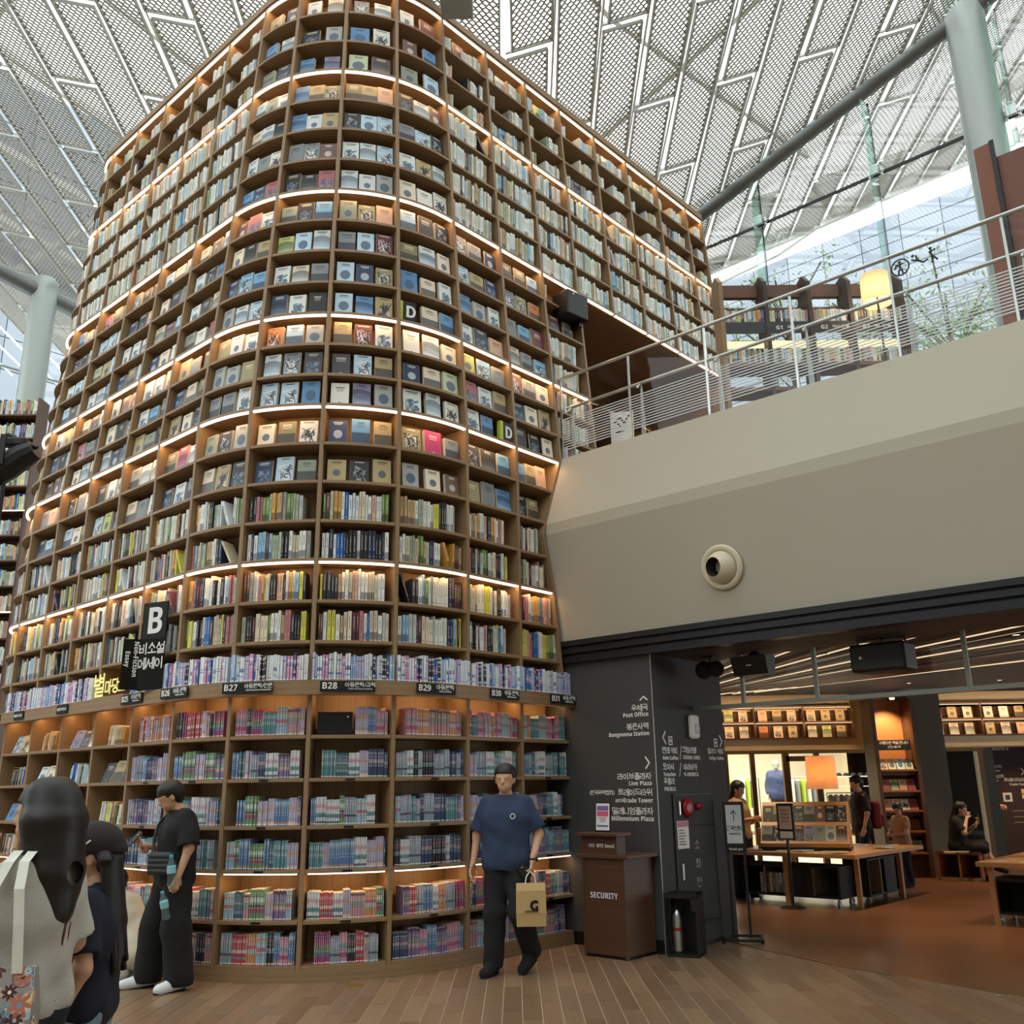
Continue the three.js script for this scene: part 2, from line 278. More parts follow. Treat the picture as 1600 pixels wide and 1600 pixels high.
{
  for (let j = -8; j <= 10; j++) mesh('upright', j === 4 ? [upright(COL[4], 5.55, 11.46)] : upright(COL[j], j >= 5 ? (j === 5 || j === 10 ? 5.5 : 8.24) : 2.55, 11.46), M.oak, tower);
  mesh('end_board', upright(0, 2.7, 5.55, -0.004, DEPTH, 0.035, (h) => wallU(Math.max(h, 3.24)) - 0.02), M.oak, tower);
  for (let j = -7; j <= 4; j++) mesh('upright', upright(COL[j], 0.1, 2.56, 0.002), M.oak, tower);
  const all = [];
  for (let j = -8; j < 10; j++) for (const b of boards) {
    if (openLow(j, b.h)) continue;
    let u1 = COL[j + 1]; if (j === 3 && b.h < 5.4) u1 = wallU(Math.max(b.h, 3.24)) - 0.03; if (j === 4 && b.h < 5.5) continue;
    const c = towerAt((COL[j] + u1) / 2, b.h), q = inFrame(c, 20), f = c.clone().sub(eye).normalize().dot(V(Math.sin(towerTurn(COL[j])), 0, Math.cos(towerTurn(COL[j]))));
    all.push({ j, b, u0: COL[j] + UP_T / 2, u1: u1 - UP_T / 2, size: q && f < 0.05 ? 1 / q.d : 0, g: curved(COL[j] + UP_T / 2, u1 - UP_T / 2, b.h - BOARD, b.h, 0.004, DEPTH) });
  }
  const big = new Set([...all].sort((a, b) => b.size - a.size).slice(0, 240)), rest = [];
  for (const a of all) {
    if (big.has(a)) mesh('shelf_board', a.g, M.oak, tower); else rest.push(a.g);
    if (a.b.strip) {
      const m = mesh('light_strip', curved(a.u0, a.u1, a.b.h - BOARD - 0.02, a.b.h - BOARD, 0.006, 0.036), M.ledGlow, tower);
      ledSpots.push({ u0: a.u0, u1: a.u1, h: a.b.h - BOARD - 0.024, d: 0.02, seen: a.size > 0 });
    }
  }
  const m = mesh('shelf_boards_beyond', rest, M.oak, tower); m.userData.kind = 'stuff';
  for (let j = -7; j < 4; j++) for (const h of LOWER) mesh('shelf_board', curved(COL[j] + UP_T / 2, COL[j + 1] - UP_T / 2, h - BOARD, h, 0.004, DEPTH), M.oak, tower);
  for (let j = -7; j < 4; j++) for (const h of [0.935, 2.51]) {
    const a = COL[j] + UP_T / 2 + 0.02, b = COL[j + 1] - UP_T / 2 - 0.02, hh = h - (h < 1 ? BOARD : 0);
    mesh('light_strip', h < 1 ? curved(a, b, hh - 0.012, hh, 0.012, 0.036) : curved(a, b, 2.546, 2.558, 0.08, 0.1), M.ledGlow, tower); ledSpots.push({ u0: a, u1: b, h: h < 1 ? hh - 0.016 : 2.542, d: h < 1 ? 0.024 : 0.09, seen: true, low: true });
  }
  const uA = COL[-8], uB = COL[10];
  const back = []; { const hs = [0.1, 5.5, 6.607, 8.265, 10.04, 11.44, 11.5], us = []; for (let i = 0; i <= 90; i++) us.push(lerp(uA, uB, i / 90)); for (let i = 0; i + 1 < us.length; i++) for (let k = 0; k + 1 < hs.length; k++) { if (us[i] >= 5.1 && hs[k] < 8.2) continue; const q = (h) => [towerAt(us[i], h, DEPTH), towerAt(us[i + 1], h, DEPTH), towerAt(us[i + 1], h, DEPTH + 0.02), towerAt(us[i], h, DEPTH + 0.02)]; back.push(tw(loft([q(hs[k]), q(hs[k + 1])], false))); } }
  mesh('back_panel', back, M.oak, tower);
  mesh('plinth', curved(UL - 0.2, COL[4], 0, 0.105, 0.0, DEPTH, 40), M.oak, tower);
  mesh('counter', curved(UL - 0.2, COL[4] + 0.03, 2.56, 2.635, -0.1, DEPTH, 40), M.oak, tower); mesh('counter_lip', curved(UL - 0.2, COL[4] + 0.03, 2.5, 2.56, -0.1, 0.0, 40), M.oak, tower);
  mesh('cornice', curved(uA, uB, 11.462, 11.57, -0.015, DEPTH + 0.5, 60), M.oak, tower);
  mesh('soffit', curved(COL[5], COL[10], 8.233, 8.252, 0.05, 3.0, 2), M.oak, tower);
  mesh('near_side', [tw(loft([2.6, 5.5, 8.265, 11.5].map((h) => [towerAt(uA - 0.03, h, 0), towerAt(uA, h, 0), towerAt(uA, h, 1.6), towerAt(uA - 0.03, h, 1.6)])))], M.oak, tower);
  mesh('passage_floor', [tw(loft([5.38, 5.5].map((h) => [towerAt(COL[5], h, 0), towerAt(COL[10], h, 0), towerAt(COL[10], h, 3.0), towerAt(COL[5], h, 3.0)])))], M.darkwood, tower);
  mesh('far_side', [tw(loft([5.5, 11.5].map((h) => [towerAt(uB + 0.02, h, 0), towerAt(uB, h, 0), towerAt(uB, h, 3.0), towerAt(uB + 0.02, h, 3.0)])))], M.oak, tower);
  // passage behind the balcony rail
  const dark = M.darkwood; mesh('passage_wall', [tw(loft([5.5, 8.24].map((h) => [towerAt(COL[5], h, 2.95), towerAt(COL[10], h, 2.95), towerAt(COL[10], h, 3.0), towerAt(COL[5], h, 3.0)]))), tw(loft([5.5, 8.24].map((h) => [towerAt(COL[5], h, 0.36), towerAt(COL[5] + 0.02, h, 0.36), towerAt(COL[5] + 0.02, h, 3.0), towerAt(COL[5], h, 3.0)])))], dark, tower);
}
for (const l of ledSpots) {
  const um = (l.u0 + l.u1) / 2, len = Math.abs(l.u1 - l.u0), halves = (um > 0 && um < Q1) ? 1 : 1;
  const at = towerAt(um, l.h, l.d), sag = (um > 0 && um < Q1) ? -0.02 : 0; if (sag) at.copy(towerAt(um, l.h, l.d - sag * 0.5));
  areaLight(LED, LED_LIGHT, len * 0.97, 0.03, at, towerAt(um, l.h - 1, l.d + 0.35));
}
// ---------- books ----------
const NOVEL = [['white', 226, 231, 229], ['white', 218, 224, 226], ['cream', 219, 207, 182], ['pale green', 189, 200, 178], ['grey', 152, 152, 147], ['charcoal', 48, 50, 57], ['navy', 42, 52, 84], ['bright blue', 36, 104, 186], ['sky blue', 142, 186, 214], ['olive green', 118, 150, 82], ['yellow', 214, 209, 84], ['tan', 188, 160, 116], ['amber', 214, 163, 84], ['rose', 186, 122, 126], ['burgundy', 96, 50, 62], ['brown', 112, 78, 62], ['peach', 214, 172, 150], ['white', 232, 232, 226], ['beige', 205, 196, 172], ['black', 30, 30, 33], ['sage', 162, 174, 150], ['pale blue', 190, 209, 220], ['khaki', 170, 158, 120], ['white', 224, 226, 218], ['cream', 228, 218, 196], ['dark green', 62, 88, 66], ['white', 210, 218, 218], ['pale grey', 186, 190, 188]];
const KIDS = [['teal', 92, 140, 146], ['blue', 96, 128, 172], ['purple', 126, 112, 150], ['pink', 196, 140, 158], ['magenta', 160, 74, 112], ['green', 112, 146, 112], ['light blue', 158, 188, 206], ['navy', 62, 72, 106], ['red', 182, 78, 80], ['lilac', 174, 164, 190], ['grey blue', 146, 160, 172], ['black', 52, 52, 58], ['orange', 196, 146, 100], ['dark teal', 66, 104, 112], ['white', 206, 210, 210], ['rose', 190, 146, 150]];
const COUNTERS = [['white', 226, 231, 236], ['white', 214, 222, 230], ['pale blue', 170, 194, 220], ['blue', 70, 110, 175], ['navy', 46, 52, 84], ['white', 230, 230, 228], ['lilac', 182, 172, 206], ['pale grey', 196, 202, 206], ['black', 40, 42, 50], ['pink', 206, 150, 190], ['white', 220, 226, 224], ['sky blue', 140, 178, 214]];
const SP = []; NOVEL.forEach((c) => SP.push({ c, set: 'n' })); KIDS.forEach((c) => SP.push({ c, set: 'k' })); COUNTERS.forEach((c) => SP.push({ c, set: 'c' }));   // 56 cells, then two of page edges
const spineAtlas = canvas(1024, 1024, (x) => {
  SP.forEach(({ c, set }, i) => {
    const X = (i % 16) * 64, Y = Math.floor(i / 16) * 256; x.fillStyle = css(c[1], c[2], c[3]); x.fillRect(X, Y, 64, 256);
    const lum = c[1] + c[2] + c[3], ink = lum > 380 ? 'rgba(40,40,45,.75)' : 'rgba(240,236,225,.8)';
    if (set === 'n') {
      x.fillStyle = ink; let y = Y + rr(24, 50); const yEnd = Y + rr(110, 180); while (y < yEnd) { const l = rr(5, 14); x.fillRect(X + 24 + rr(-2, 2), y, rr(10, 16), l); y += l + rr(2, 5); }
      x.fillRect(X + 26, Y + 205, 12, rr(8, 18)); if (rnd() < 0.3) { x.fillStyle = css(c[1] * 0.6, c[2] * 0.6, c[3] * 0.65); x.fillRect(X, Y + 170, 64, 60); }
    } else {
      for (let k = 0; k < 4; k++) { const q = pick(set === 'k' ? KIDS : COUNTERS); x.fillStyle = css(q[1], q[2], q[3], 0.85); const y = Y + rr(10, 220); x.fillRect(X, y, 64, rr(6, set === 'k' ? 42 : 30)); }
      x.fillStyle = 'rgba(250,250,248,.85)'; for (let y = Y + 30; y < Y + 150; y += rr(10, 22)) x.fillRect(X + rr(18, 26), y, rr(14, 24), rr(4, 9));
      x.fillStyle = 'rgba(250,250,250,.9)'; x.fillRect(X + 6, Y + 226, 52, 16); x.fillStyle = css(...pick([[200, 50, 60], [60, 90, 170], [70, 150, 90]])); x.fillRect(X + 6, Y + 236, 52, 6);
    }
    x.fillStyle = css(c[1], c[2], c[3]); x.fillRect(X, Y + 246, 64, 10);   // plain patch for the sides
  });
  x.fillStyle = 'rgb(222,214,196)'; x.fillRect(14 * 64, 3 * 256, 128, 256); x.strokeStyle = 'rgba(150,140,120,.5)'; for (let i = 0; i < 30; i++) { x.beginPath(); x.moveTo(14 * 64 + i * 4.3, 768); x.lineTo(14 * 64 + i * 4.3, 1024); x.stroke(); }
});
const COVERS = [['white', 222, 228, 226], ['white', 214, 220, 218], ['cream', 222, 208, 184], ['tan', 186, 165, 120], ['khaki', 150, 138, 100], ['charcoal', 46, 47, 52], ['black', 26, 27, 30], ['navy', 38, 58, 92], ['blue photo', 96, 148, 196], ['pale blue', 176, 202, 220], ['grey photo', 132, 138, 142], ['dusty pink', 186, 108, 114], ['magenta', 172, 30, 96], ['brown', 98, 66, 58], ['sage', 140, 148, 130], ['pale green', 186, 196, 160], ['orange', 208, 128, 66], ['white', 228, 226, 216], ['peach', 222, 178, 150], ['purple grey', 128, 124, 158], ['yellow green', 178, 184, 96], ['grey', 156, 158, 156], ['sky photo', 120, 176, 214], ['burgundy', 116, 56, 60]];
const CV = []; for (let i = 0; i < 63; i++) CV.push({ c: COVERS[i % 24], v: Math.floor(i / 24), i });
const coverAtlas = canvas(1024, 1408, (x) => {
  CV.forEach(({ c, v, i }) => {
    const X = (i % 8) * 128, Y = Math.floor(i / 8) * 176, k = rr(-14, 14), [, r, g, b] = c, lum = r + g + b; x.save(); x.beginPath(); x.rect(X, Y, 128, 176); x.clip();
    x.fillStyle = css(r + k, g + k, b + k); x.fillRect(X, Y, 128, 176);
    const ink = lum > 400 ? 'rgba(50,52,60,.85)' : 'rgba(236,230,214,.88)', kind = (i * 7 + v) % 6;
    const lines = (y, n, w) => { x.fillStyle = ink; for (let q = 0; q < n; q++) { const l = w * rr(0.6, 1); x.fillRect(X + 64 - l / 2, y + q * 13, l, q ? 4 : 7); } };
    if (kind === 0) { lines(Y + 34, 3, 70); x.fillRect(X + 56, Y + 150, 16, 5); }
    else if (kind === 1) { lines(Y + 16, 2, 84); for (let q = 0; q < 60; q++) { const t = rr(0, 110); x.fillStyle = css(t + 40, t + 60, t + 80, 0.7); x.fillRect(X + 16 + rr(0, 80), Y + 70 + rr(0, 76), rr(6, 28), rr(4, 22)); } }
    else if (kind === 2) { for (let q = 0; q < 9; q++) { x.fillStyle = css(r * 0.5 + q * 14, g * 0.55 + q * 14, b * 0.6 + q * 14, 0.8); x.beginPath(); x.moveTo(X, Y + 60 + q * 12 + rr(-8, 8)); x.quadraticCurveTo(X + 64, Y + 40 + q * 13 + rr(-20, 20), X + 128, Y + 66 + q * 12); x.lineTo(X + 128, Y + 176); x.lineTo(X, Y + 176); x.fill(); } lines(Y + 14, 2, 76); }
    else if (kind === 3) { x.fillStyle = lum > 400 ? 'rgba(60,80,110,.75)' : 'rgba(220,220,215,.75)'; x.beginPath(); x.arc(X + 64, Y + 104, rr(22, 40), 0, 7); x.fill(); lines(Y + 18, 2, 80); }
    else if (kind === 4) { x.fillStyle = css(r * 0.4, g * 0.42, b * 0.48, 0.9); x.fillRect(X, Y + 92, 128, 84); lines(Y + 24, 3, 74); }
    else { for (let q = 0; q < 26; q++) { const t = rr(0, 1) < 0.5 ? 30 : 225; x.strokeStyle = css(t, t, t + 6, 0.65); x.lineWidth = rr(3, 11); x.beginPath(); x.moveTo(X + rr(10, 118), Y + rr(40, 170)); x.quadraticCurveTo(X + rr(10, 118), Y + rr(40, 170), X + rr(10, 118), Y + rr(40, 170)); x.stroke(); } lines(Y + 12, 1, 88); }
    x.restore();
  });
  x.fillStyle = 'rgb(30,30,33)'; x.fillRect(0, 0, 128, 176); x.fillStyle = '#f2f2ee'; x.font = 'bold 22px sans-serif'; x.fillText('BLENDING', 3, 34); x.fillStyle = 'rgb(150,156,160)'; x.fillRect(18, 56, 92, 90); x.fillStyle = 'rgb(70,76,84)'; for (let q = 0; q < 14; q++) x.fillRect(20 + rr(0, 70), 70 + rr(0, 60), 18, 12);
  x.fillStyle = 'rgb(222,214,196)'; x.fillRect(7 * 128, 7 * 176, 128, 176);
});
CV[0].c = ['black', 30, 30, 33];
const bookMat = std(0xffffff, 0.6, { map: tex(spineAtlas) }), coverMat = std(0xffffff, 0.5, { map: tex(coverAtlas) });
function unitBook(front, side, top) {   // base centre of the front at the origin, front looks along +z; each argument [u0, v0, u1, v1]
  const pos = [], uv = [], quad = (a, b, c, d, t) => { pos.push(...a, ...b, ...c, ...a, ...c, ...d); const [u0, v0, u1, v1] = t; uv.push(u0, v0, u1, v0, u1, v1, u0, v0, u1, v1, u0, v1); };
  quad([-.5, 0, 0], [.5, 0, 0], [.5, 1, 0], [-.5, 1, 0], front); quad([.5, 0, 0], [.5, 0, -1], [.5, 1, -1], [.5, 1, 0], side); quad([-.5, 0, -1], [-.5, 0, 0], [-.5, 1, 0], [-.5, 1, -1], side);
  quad([-.5, 1, 0], [.5, 1, 0], [.5, 1, -1], [-.5, 1, -1], top); quad([-.5, 0, -1], [.5, 0, -1], [.5, 0, 0], [-.5, 0, 0], side);
  const g = new THREE.BufferGeometry(); g.setAttribute('position', new THREE.Float32BufferAttribute(pos, 3)); g.setAttribute('uv', new THREE.Float32BufferAttribute(uv, 2)); g.computeVertexNormals(); return g;
}
const spineGeo = SP.map((_, i) => { const X = (i % 16) / 16, Y = 1 - (Math.floor(i / 16) + 1) / 4, e = 0.002; return unitBook([X + e, Y + 0.012, X + 1 / 16 - e, Y + 0.25 - e], [X + 0.01, Y + 0.002, X + 0.05, Y + 0.008], [14 / 16 + e, e, 1 - e, 0.05]); });
const coverGeo = CV.map((_, i) => { const X = (i % 8) / 8, Y = 1 - (Math.floor(i / 8) + 1) / 8, e = 0.002; return unitBook([X + e, Y + e, X + 1 / 8 - e, Y + 1 / 8 - e], [7 / 8 + 0.01, 0.01, 1 - 0.01, 0.1], [7 / 8 + 0.01, 0.01, 1 - 0.01, 0.1]); });
const ordinals = {}; const placed = [];   // every book: { cover, cell, m (matrix), size, where }
const mTmp = new THREE.Matrix4();
function putBook(cover, cell, p, turn, w, h, d, back = 0, side = 0, where = '', extra = {}) {
  const m = new THREE.Matrix4().makeTranslation(p).multiply(mTmp.makeRotationY(turn)).multiply(new THREE.Matrix4().makeRotationX(-back)).multiply(new THREE.Matrix4().makeRotationZ(side)).multiply(new THREE.Matrix4().makeScale(w, h, d));
  const c = p.clone().setY(p.y + h / 2), q = inFrame(c), n = V(Math.sin(turn), 0, Math.cos(turn)), f = eye.clone().sub(c).normalize().dot(n);
  placed.push({ cover, cell, m, where, size: q && f > 0.08 ? w * h * f / (q.d * q.d) : 0, ...extra });
}
const cellsOf = (set) => SP.map((s, i) => [s, i]).filter(([s]) => s.set === set).map(([, i]) => i);
const CELL = { n: cellsOf('n'), k: cellsOf('k'), c: cellsOf('c') };
const coverWeights = [9, 9, 8, 5, 4, 6, 5, 4, 6, 8, 8, 2, .6, 2.5, 3, 2.5, 1, 9, 3, 2, 1, 6, 6, 1.5];
function coverPick() { for (;;) { const i = Math.floor(rnd() * CV.length); if (rnd() * 9 < (i ? coverWeights[i % 24] : 0.4)) return i; } }
const QUIET = [0, 1, 2, 3, 4, 17, 18, 20, 21, 22, 23, 24, 26, 27, 11, 8, 5, 0, 23, 26, 18, 16], MIXED = [0, 1, 2, 3, 4, 5, 6, 7, 8, 9, 11, 12, 13, 14, 15, 16, 17, 18, 19, 20, 23, 24, 26, 27, 10, 0, 1, 17, 23, 5, 19];
const ordinal = (n) => n + (n % 10 === 1 && n !== 11 ? 'st' : n % 10 === 2 && n !== 12 ? 'nd' : n % 10 === 3 && n !== 13 ? 'rd' : 'th');
const bayName = (j) => j >= -3 && j <= 3 ? `bay B${28 + j}` : j > 3 ? `bay ${j - 3} right of B31` : `bay ${-3 - j} left of B25`;
const where = (j, n) => n === 0 ? `on the counter of ${bayName(j)}` : n > 0 ? `${ordinal(n)} shelf above counter, ${bayName(j)}` : `${ordinal(-n)} shelf below counter, ${bayName(j)}`;
function spines(u0, u1, h, o) {   // o: set, w, ht, d (set back), dp (depth), fill, j, n
  let u = u0 + 0.012, run = 0, last = pick(CELL[o.set]), k = 0; const end = lerp(u0, u1, o.fill ?? 1) - 0.012; let hBase = rr(...o.ht);
  while (u < end) {
    if (run-- <= 0) { run = Math.floor(rr(...(o.series ?? [0, 3]))); last = o.tones ? pick(o.tones) : pick(CELL[o.set]); hBase = rr(...o.ht); }
    const w = rr(...o.w); if (u + w > end) break;
    if (o.gap && rnd() < o.gap && u + 0.16 < end) {   // a hole, with one book fallen against its neighbour
      const wd = w, hh = hBase, lean = rr(0.3, 0.6), um = u + hh * Math.sin(lean) * 0.75 + wd;
      if (um < end) { putBook(0, last, towerAt(um, h, o.d), towerTurn(um), wd, hh, o.dp, 0, lean, where(o.j, o.n), { k: ++k, j: o.j, n: o.n, u: um }); u = um + wd; continue; }
    }
    const um = u + w / 2, side = o.tilt ? o.tilt : 0;
    putBook(0, last, towerAt(um, h, o.d + rr(0, 0.02)), towerTurn(um), w * 0.97, hBase * rr(0.985, 1.01), o.dp, 0, side, where(o.j, o.n), { k: ++k, j: o.j, n: o.n, u: um });
    u += w;
  }
}
function faces(u0, u1, h, count, o) {
  const span = (u1 - u0) / count; let k = 0;
  for (let i = 0; i < count; i++) {
    const w = Math.min(rr(0.185, 0.235), span * 0.95), ht = rr(0.245, 0.3) * (o.k ?? 1), um = u0 + span * (i + 0.5) + rr(-0.2, 0.2) * (span - w);
    if ((o.j === 1 && o.n === 10 && i === 0) || (o.j === 2 && o.n === 7 && i === 2)) continue;
    putBook(1, coverPick(), towerAt(um, h + 0.002, o.d ?? 0.07), towerTurn(um), w, ht, rr(0.015, 0.05), o.back ?? 0.1, 0, where(o.j, o.n), { k: ++k, j: o.j, n: o.n, u: um });
  }
}
const faceOut = (j, n) => n >= 5 && n <= 9 ? j <= 3 : n >= 10 && n <= 13 ? j <= 3 : n >= 14 && n <= 20 ? j >= -2 && j <= 1 : false;
for (let j = -8; j < 10; j++) boards.forEach((b, i) => {
  const n = i + 1; if (n > 20) return;                               // the last board carries the top light only
  if (openLow(j, b.h)) return; if (j === 4 && b.h < 5.5) return;
  let u0 = COL[j] + UP_T / 2, u1 = COL[j + 1] - UP_T / 2; if (j === 3 && b.h < 5.4) u1 = Math.min(wallU(b.h), wallU(b.h + 0.3)) - 0.05;
  const top = n >= 18, pitch = boards[i + 1].h - b.h - BOARD;
  if (j === 4 && n === 13) { spines(u0, u0 + 0.12, b.h, { set: 'n', w: [0.02, 0.03], ht: [0.24, 0.27], d: 0.05, dp: 0.15, j, n }); return; }
  if (j === 4 && n === 12) { faces(u0 + 0.05, u1 - 0.05, b.h, 2, { j, n }); return; }
  if (faceOut(j, n)) faces(u0 + 0.01, u1 - 0.01, b.h, top ? 2 : (u1 - u0 < 0.5 ? 2 : 3), { j, n, k: Math.min(1, pitch / 0.32) });
  else if (top) { if (rnd() < 0.9) spines(u0, lerp(u0, u1, 0.22), b.h, { set: 'n', tones: QUIET, w: [0.02, 0.035], ht: [0.2, 0.26], d: 0.04, dp: 0.15, j, n }); spines(lerp(u0, u1, rr(0.4, 0.6)), u1, b.h, { set: 'n', tones: QUIET, w: [0.02, 0.045], ht: [0.2, 0.26], d: 0.04, dp: 0.2, fill: rr(0.8, 1), j, n }); if (rnd() < 0.35) faces(lerp(u0, u1, 0.3), lerp(u0, u1, 0.55), b.h, 1, { j, n }); }
  else spines(u0, u1, b.h, { set: 'n', w: [0.018, 0.04], ht: [pitch * 0.68, pitch * 0.84], d: 0.04, dp: 0.17, gap: n <= 4 ? 0.014 : 0.004, series: [0, 1.6], tones: n >= 10 ? QUIET : MIXED, fill: rnd() < 0.25 ? rr(0.8, 0.95) : 1, j, n });
});
// counter books, closely packed, standing on the ledge in front of the uprights
for (let j = -7; j <= 3; j++) { if (j === -4) continue; spines(COL[j], j === 3 ? COL[4] : COL[j + 1], 2.636, { set: 'c', w: [0.012, 0.027], ht: [0.23, 0.27], d: -0.06, dp: 0.16, series: [0, 2], j, n: 0 }); }
// lower shelves
for (let j = -7; j <= 3; j++) LOWER.forEach((h, i) => {
  const n = -(6 - i), u0 = COL[j] + UP_T / 2, u1 = COL[j + 1] - UP_T / 2;
  if (j >= -3) {
    const o = { set: 'k', w: [0.009, 0.018], ht: [0.22, 0.27], d: 0.03, dp: 0.18, series: [2, 9], j, n };
    if (i === 5) o.tones = [31, 32, 36, 40, 43, 34, 39, 37, 28]; else if (i >= 2 && i <= 4) o.tones = [28, 29, 30, 34, 35, 41, 42, 37, 33, 38];
    if (j === 1 && (i === 2 || i === 4)) o.tones = [35, 39, 42, 38];
    if (j === 0 && i === 5) { spines(lerp(u0, u1, 0.53), u1, h, { ...o, tones: null }); return; }
    const start = lerp(u0, u1, (j * 7 + i * 5 + 60) % 4 === 0 ? 0.12 : 0.01);
    spines(start, u1, h, { ...o, fill: (j + i) % 3 === 0 ? rr(0.85, 0.97) : 1 });
  } else if (i > 0) {
    const tones = i === 5 ? [11, 12, 2, 16] : null;
    if ((j + i) % 2) { spines(lerp(u0, u1, 0.2), u1, h, { set: 'n', w: [0.016, 0.03], ht: [0.18, 0.23], d: 0.06, dp: 0.15, fill: rr(0.5, 0.9), tilt: -0.2, tones, j, n }); }
    else faces(lerp(u0, u1, 0.15), u1, h, i > 3 ? 3 : 2, { d: 0.06, back: 0.35, j, n, k: 0.85 });
  }
});
// the 300 largest of each kind are things; the rest is one object each
const spare = { 0: [], 1: [] };
{ const cells = {}; for (const b of placed) (cells[`${b.cover}/${b.j}/${b.n}`] ??= []).push(b); for (const l of Object.values(cells)) l.sort((a, b) => a.u - b.u).forEach((b, i) => { b.k = i + 1; }); }
for (const cover of [0, 1]) {
  const l = placed.filter((b) => b.cover === cover).sort((a, b) => b.size - a.size);
  l.forEach((b, i) => {
    if (i >= 300 || !b.size) { spare[cover].push(b); return; }
    const geo = cover ? coverGeo[b.cell] : spineGeo[b.cell], m = new THREE.Mesh(geo, cover ? coverMat : bookMat);
    m.name = numbered(cover ? 'display_book' : 'book'); m.castShadow = m.receiveShadow = true; b.m.decompose(m.position, m.quaternion, m.scale); scene.add(m);
    const col = (cover ? CV : SP)[b.cell].c[0];
    tag(m, cover ? `${col} face-out book, ${ordinal(b.k)} from left, ${b.where}` : `${col} book spine, ${ordinal(b.k)} from left, ${b.where}`, 'book', cover ? 'books shown cover first on the tall bookcase' : 'books standing spine out on the tall bookcase');
  });
}
function mergeBooks(list, geos) {
  const per = geos[0].attributes.position.count, pos = new Float32Array(list.length * per * 3), nor = new Float32Array(list.length * per * 3), uv = new Float32Array(list.length * per * 2), v = V(0, 0, 0), nm = new THREE.Matrix3();
  list.forEach((b, i) => {
    const g = geos[b.cell], P = g.attributes.position, N = g.attributes.normal; nm.getNormalMatrix(b.m); uv.set(g.attributes.uv.array, i * per * 2);
    for (let k = 0; k < per; k++) { v.fromBufferAttribute(P, k).applyMatrix4(b.m).toArray(pos, (i * per + k) * 3); v.fromBufferAttribute(N, k).applyMatrix3(nm).normalize().toArray(nor, (i * per + k) * 3); }
  });
  const g = new THREE.BufferGeometry(); g.setAttribute('position', new THREE.BufferAttribute(pos, 3)); g.setAttribute('normal', new THREE.BufferAttribute(nor, 3)); g.setAttribute('uv', new THREE.BufferAttribute(uv, 2)); return g;
}
tag(mesh('shelved_books', mergeBooks(spare[0], spineGeo), bookMat), 'the many remaining small book spines filling the tall bookcase', 'books', null, 'stuff');
tag(mesh('shown_books', mergeBooks(spare[1], coverGeo), coverMat), 'the many remaining small books shown cover first on the tall bookcase', 'books', null, 'stuff');
console.log('books', placed.length, spare[0].length, spare[1].length);
// ---------- lettering: Latin from a font, Hangul from strokes ----------
const fontBold = await new FontLoader().loadAsync('fonts/droid/droid_sans_bold.typeface.json');
const JC = { ㄱ: [[0, 0, 1, 0, .9, 1]], ㄴ: [[0, 0, 0, 1, 1, 1]], ㄷ: [[1, 0, 0, 0, 0, 1, 1, 1]], ㄹ: [[0, 0, 1, 0, 1, .5, 0, .5, 0, 1, 1, 1]], ㅁ: [[0, 0, 1, 0, 1, 1, 0, 1, 0, 0]], ㅂ: [[0, 0, 0, 1, 1, 1, 1, 0], [0, .5, 1, .5]], ㅅ: [[.5, 0, 0, 1], [.5, .3, 1, 1]], ㅇ: [[.5, 0, .85, .15, 1, .5, .85, .85, .5, 1, .15, .85, 0, .5, .15, .15, .5, 0]], ㅈ: [[0, 0, 1, 0], [.5, 0, 0, 1], [.5, .35, 1, 1]], ㅊ: [[.35, 0, .65, 0], [0, .25, 1, .25], [.5, .25, 0, 1], [.5, .5, 1, 1]], ㅋ: [[0, 0, 1, 0, .9, 1], [0, .5, .95, .5]], ㅌ: [[1, 0, 0, 0, 0, 1, 1, 1], [0, .5, 1, .5]], ㅍ: [[0, 0, 1, 0], [0, 1, 1, 1], [.3, 0, .3, 1], [.7, 0, .7, 1]], ㅎ: [[.3, 0, .7, 0], [0, .24, 1, .24], [.5, .42, .8, .5, .8, .9, .5, 1, .2, .9, .2, .5, .5, .42]] };
const INI = 'ㄱㄱㄴㄷㄷㄹㅁㅂㅂㅅㅅㅇㅈㅈㅊㅋㅌㅍㅎ', FIN = ['', 'ㄱ', 'ㄱ', 'ㄱ', 'ㄴ', 'ㄴ', 'ㄴ', 'ㄷ', 'ㄹ', 'ㄹ', 'ㄹ', 'ㄹ', 'ㄹ', 'ㄹ', 'ㄹ', 'ㄹ', 'ㅁ', 'ㅂ', 'ㅂ', 'ㅅ', 'ㅅ', 'ㅇ', 'ㅈ', 'ㅊ', 'ㅋ', 'ㅌ', 'ㅍ', 'ㅎ'];
const MV = { a: [[.4, 0, .4, 1], [.4, .5, 1, .5]], ae: [[.3, 0, .3, 1], [.3, .5, .85, .5], [.85, 0, .85, 1]], ya: [[.4, 0, .4, 1], [.4, .35, 1, .35], [.4, .65, 1, .65]], eo: [[.75, 0, .75, 1], [.1, .5, .75, .5]], e: [[.45, 0, .45, 1], [0, .5, .45, .5], [.95, 0, .95, 1]], yeo: [[.75, 0, .75, 1], [.1, .35, .75, .35], [.1, .65, .75, .65]], ye: [[.45, 0, .45, 1], [0, .35, .45, .35], [0, .65, .45, .65], [.95, 0, .95, 1]], i: [[.6, 0, .6, 1]] };
const MH = { o: [[0, 1, 1, 1], [.5, .1, .5, 1]], yo: [[0, 1, 1, 1], [.32, .1, .32, 1], [.68, .1, .68, 1]], u: [[0, .1, 1, .1], [.5, .1, .5, 1]], yu: [[0, .1, 1, .1], [.32, .1, .32, 1], [.68, .1, .68, 1]], eu: [[0, .5, 1, .5]] };
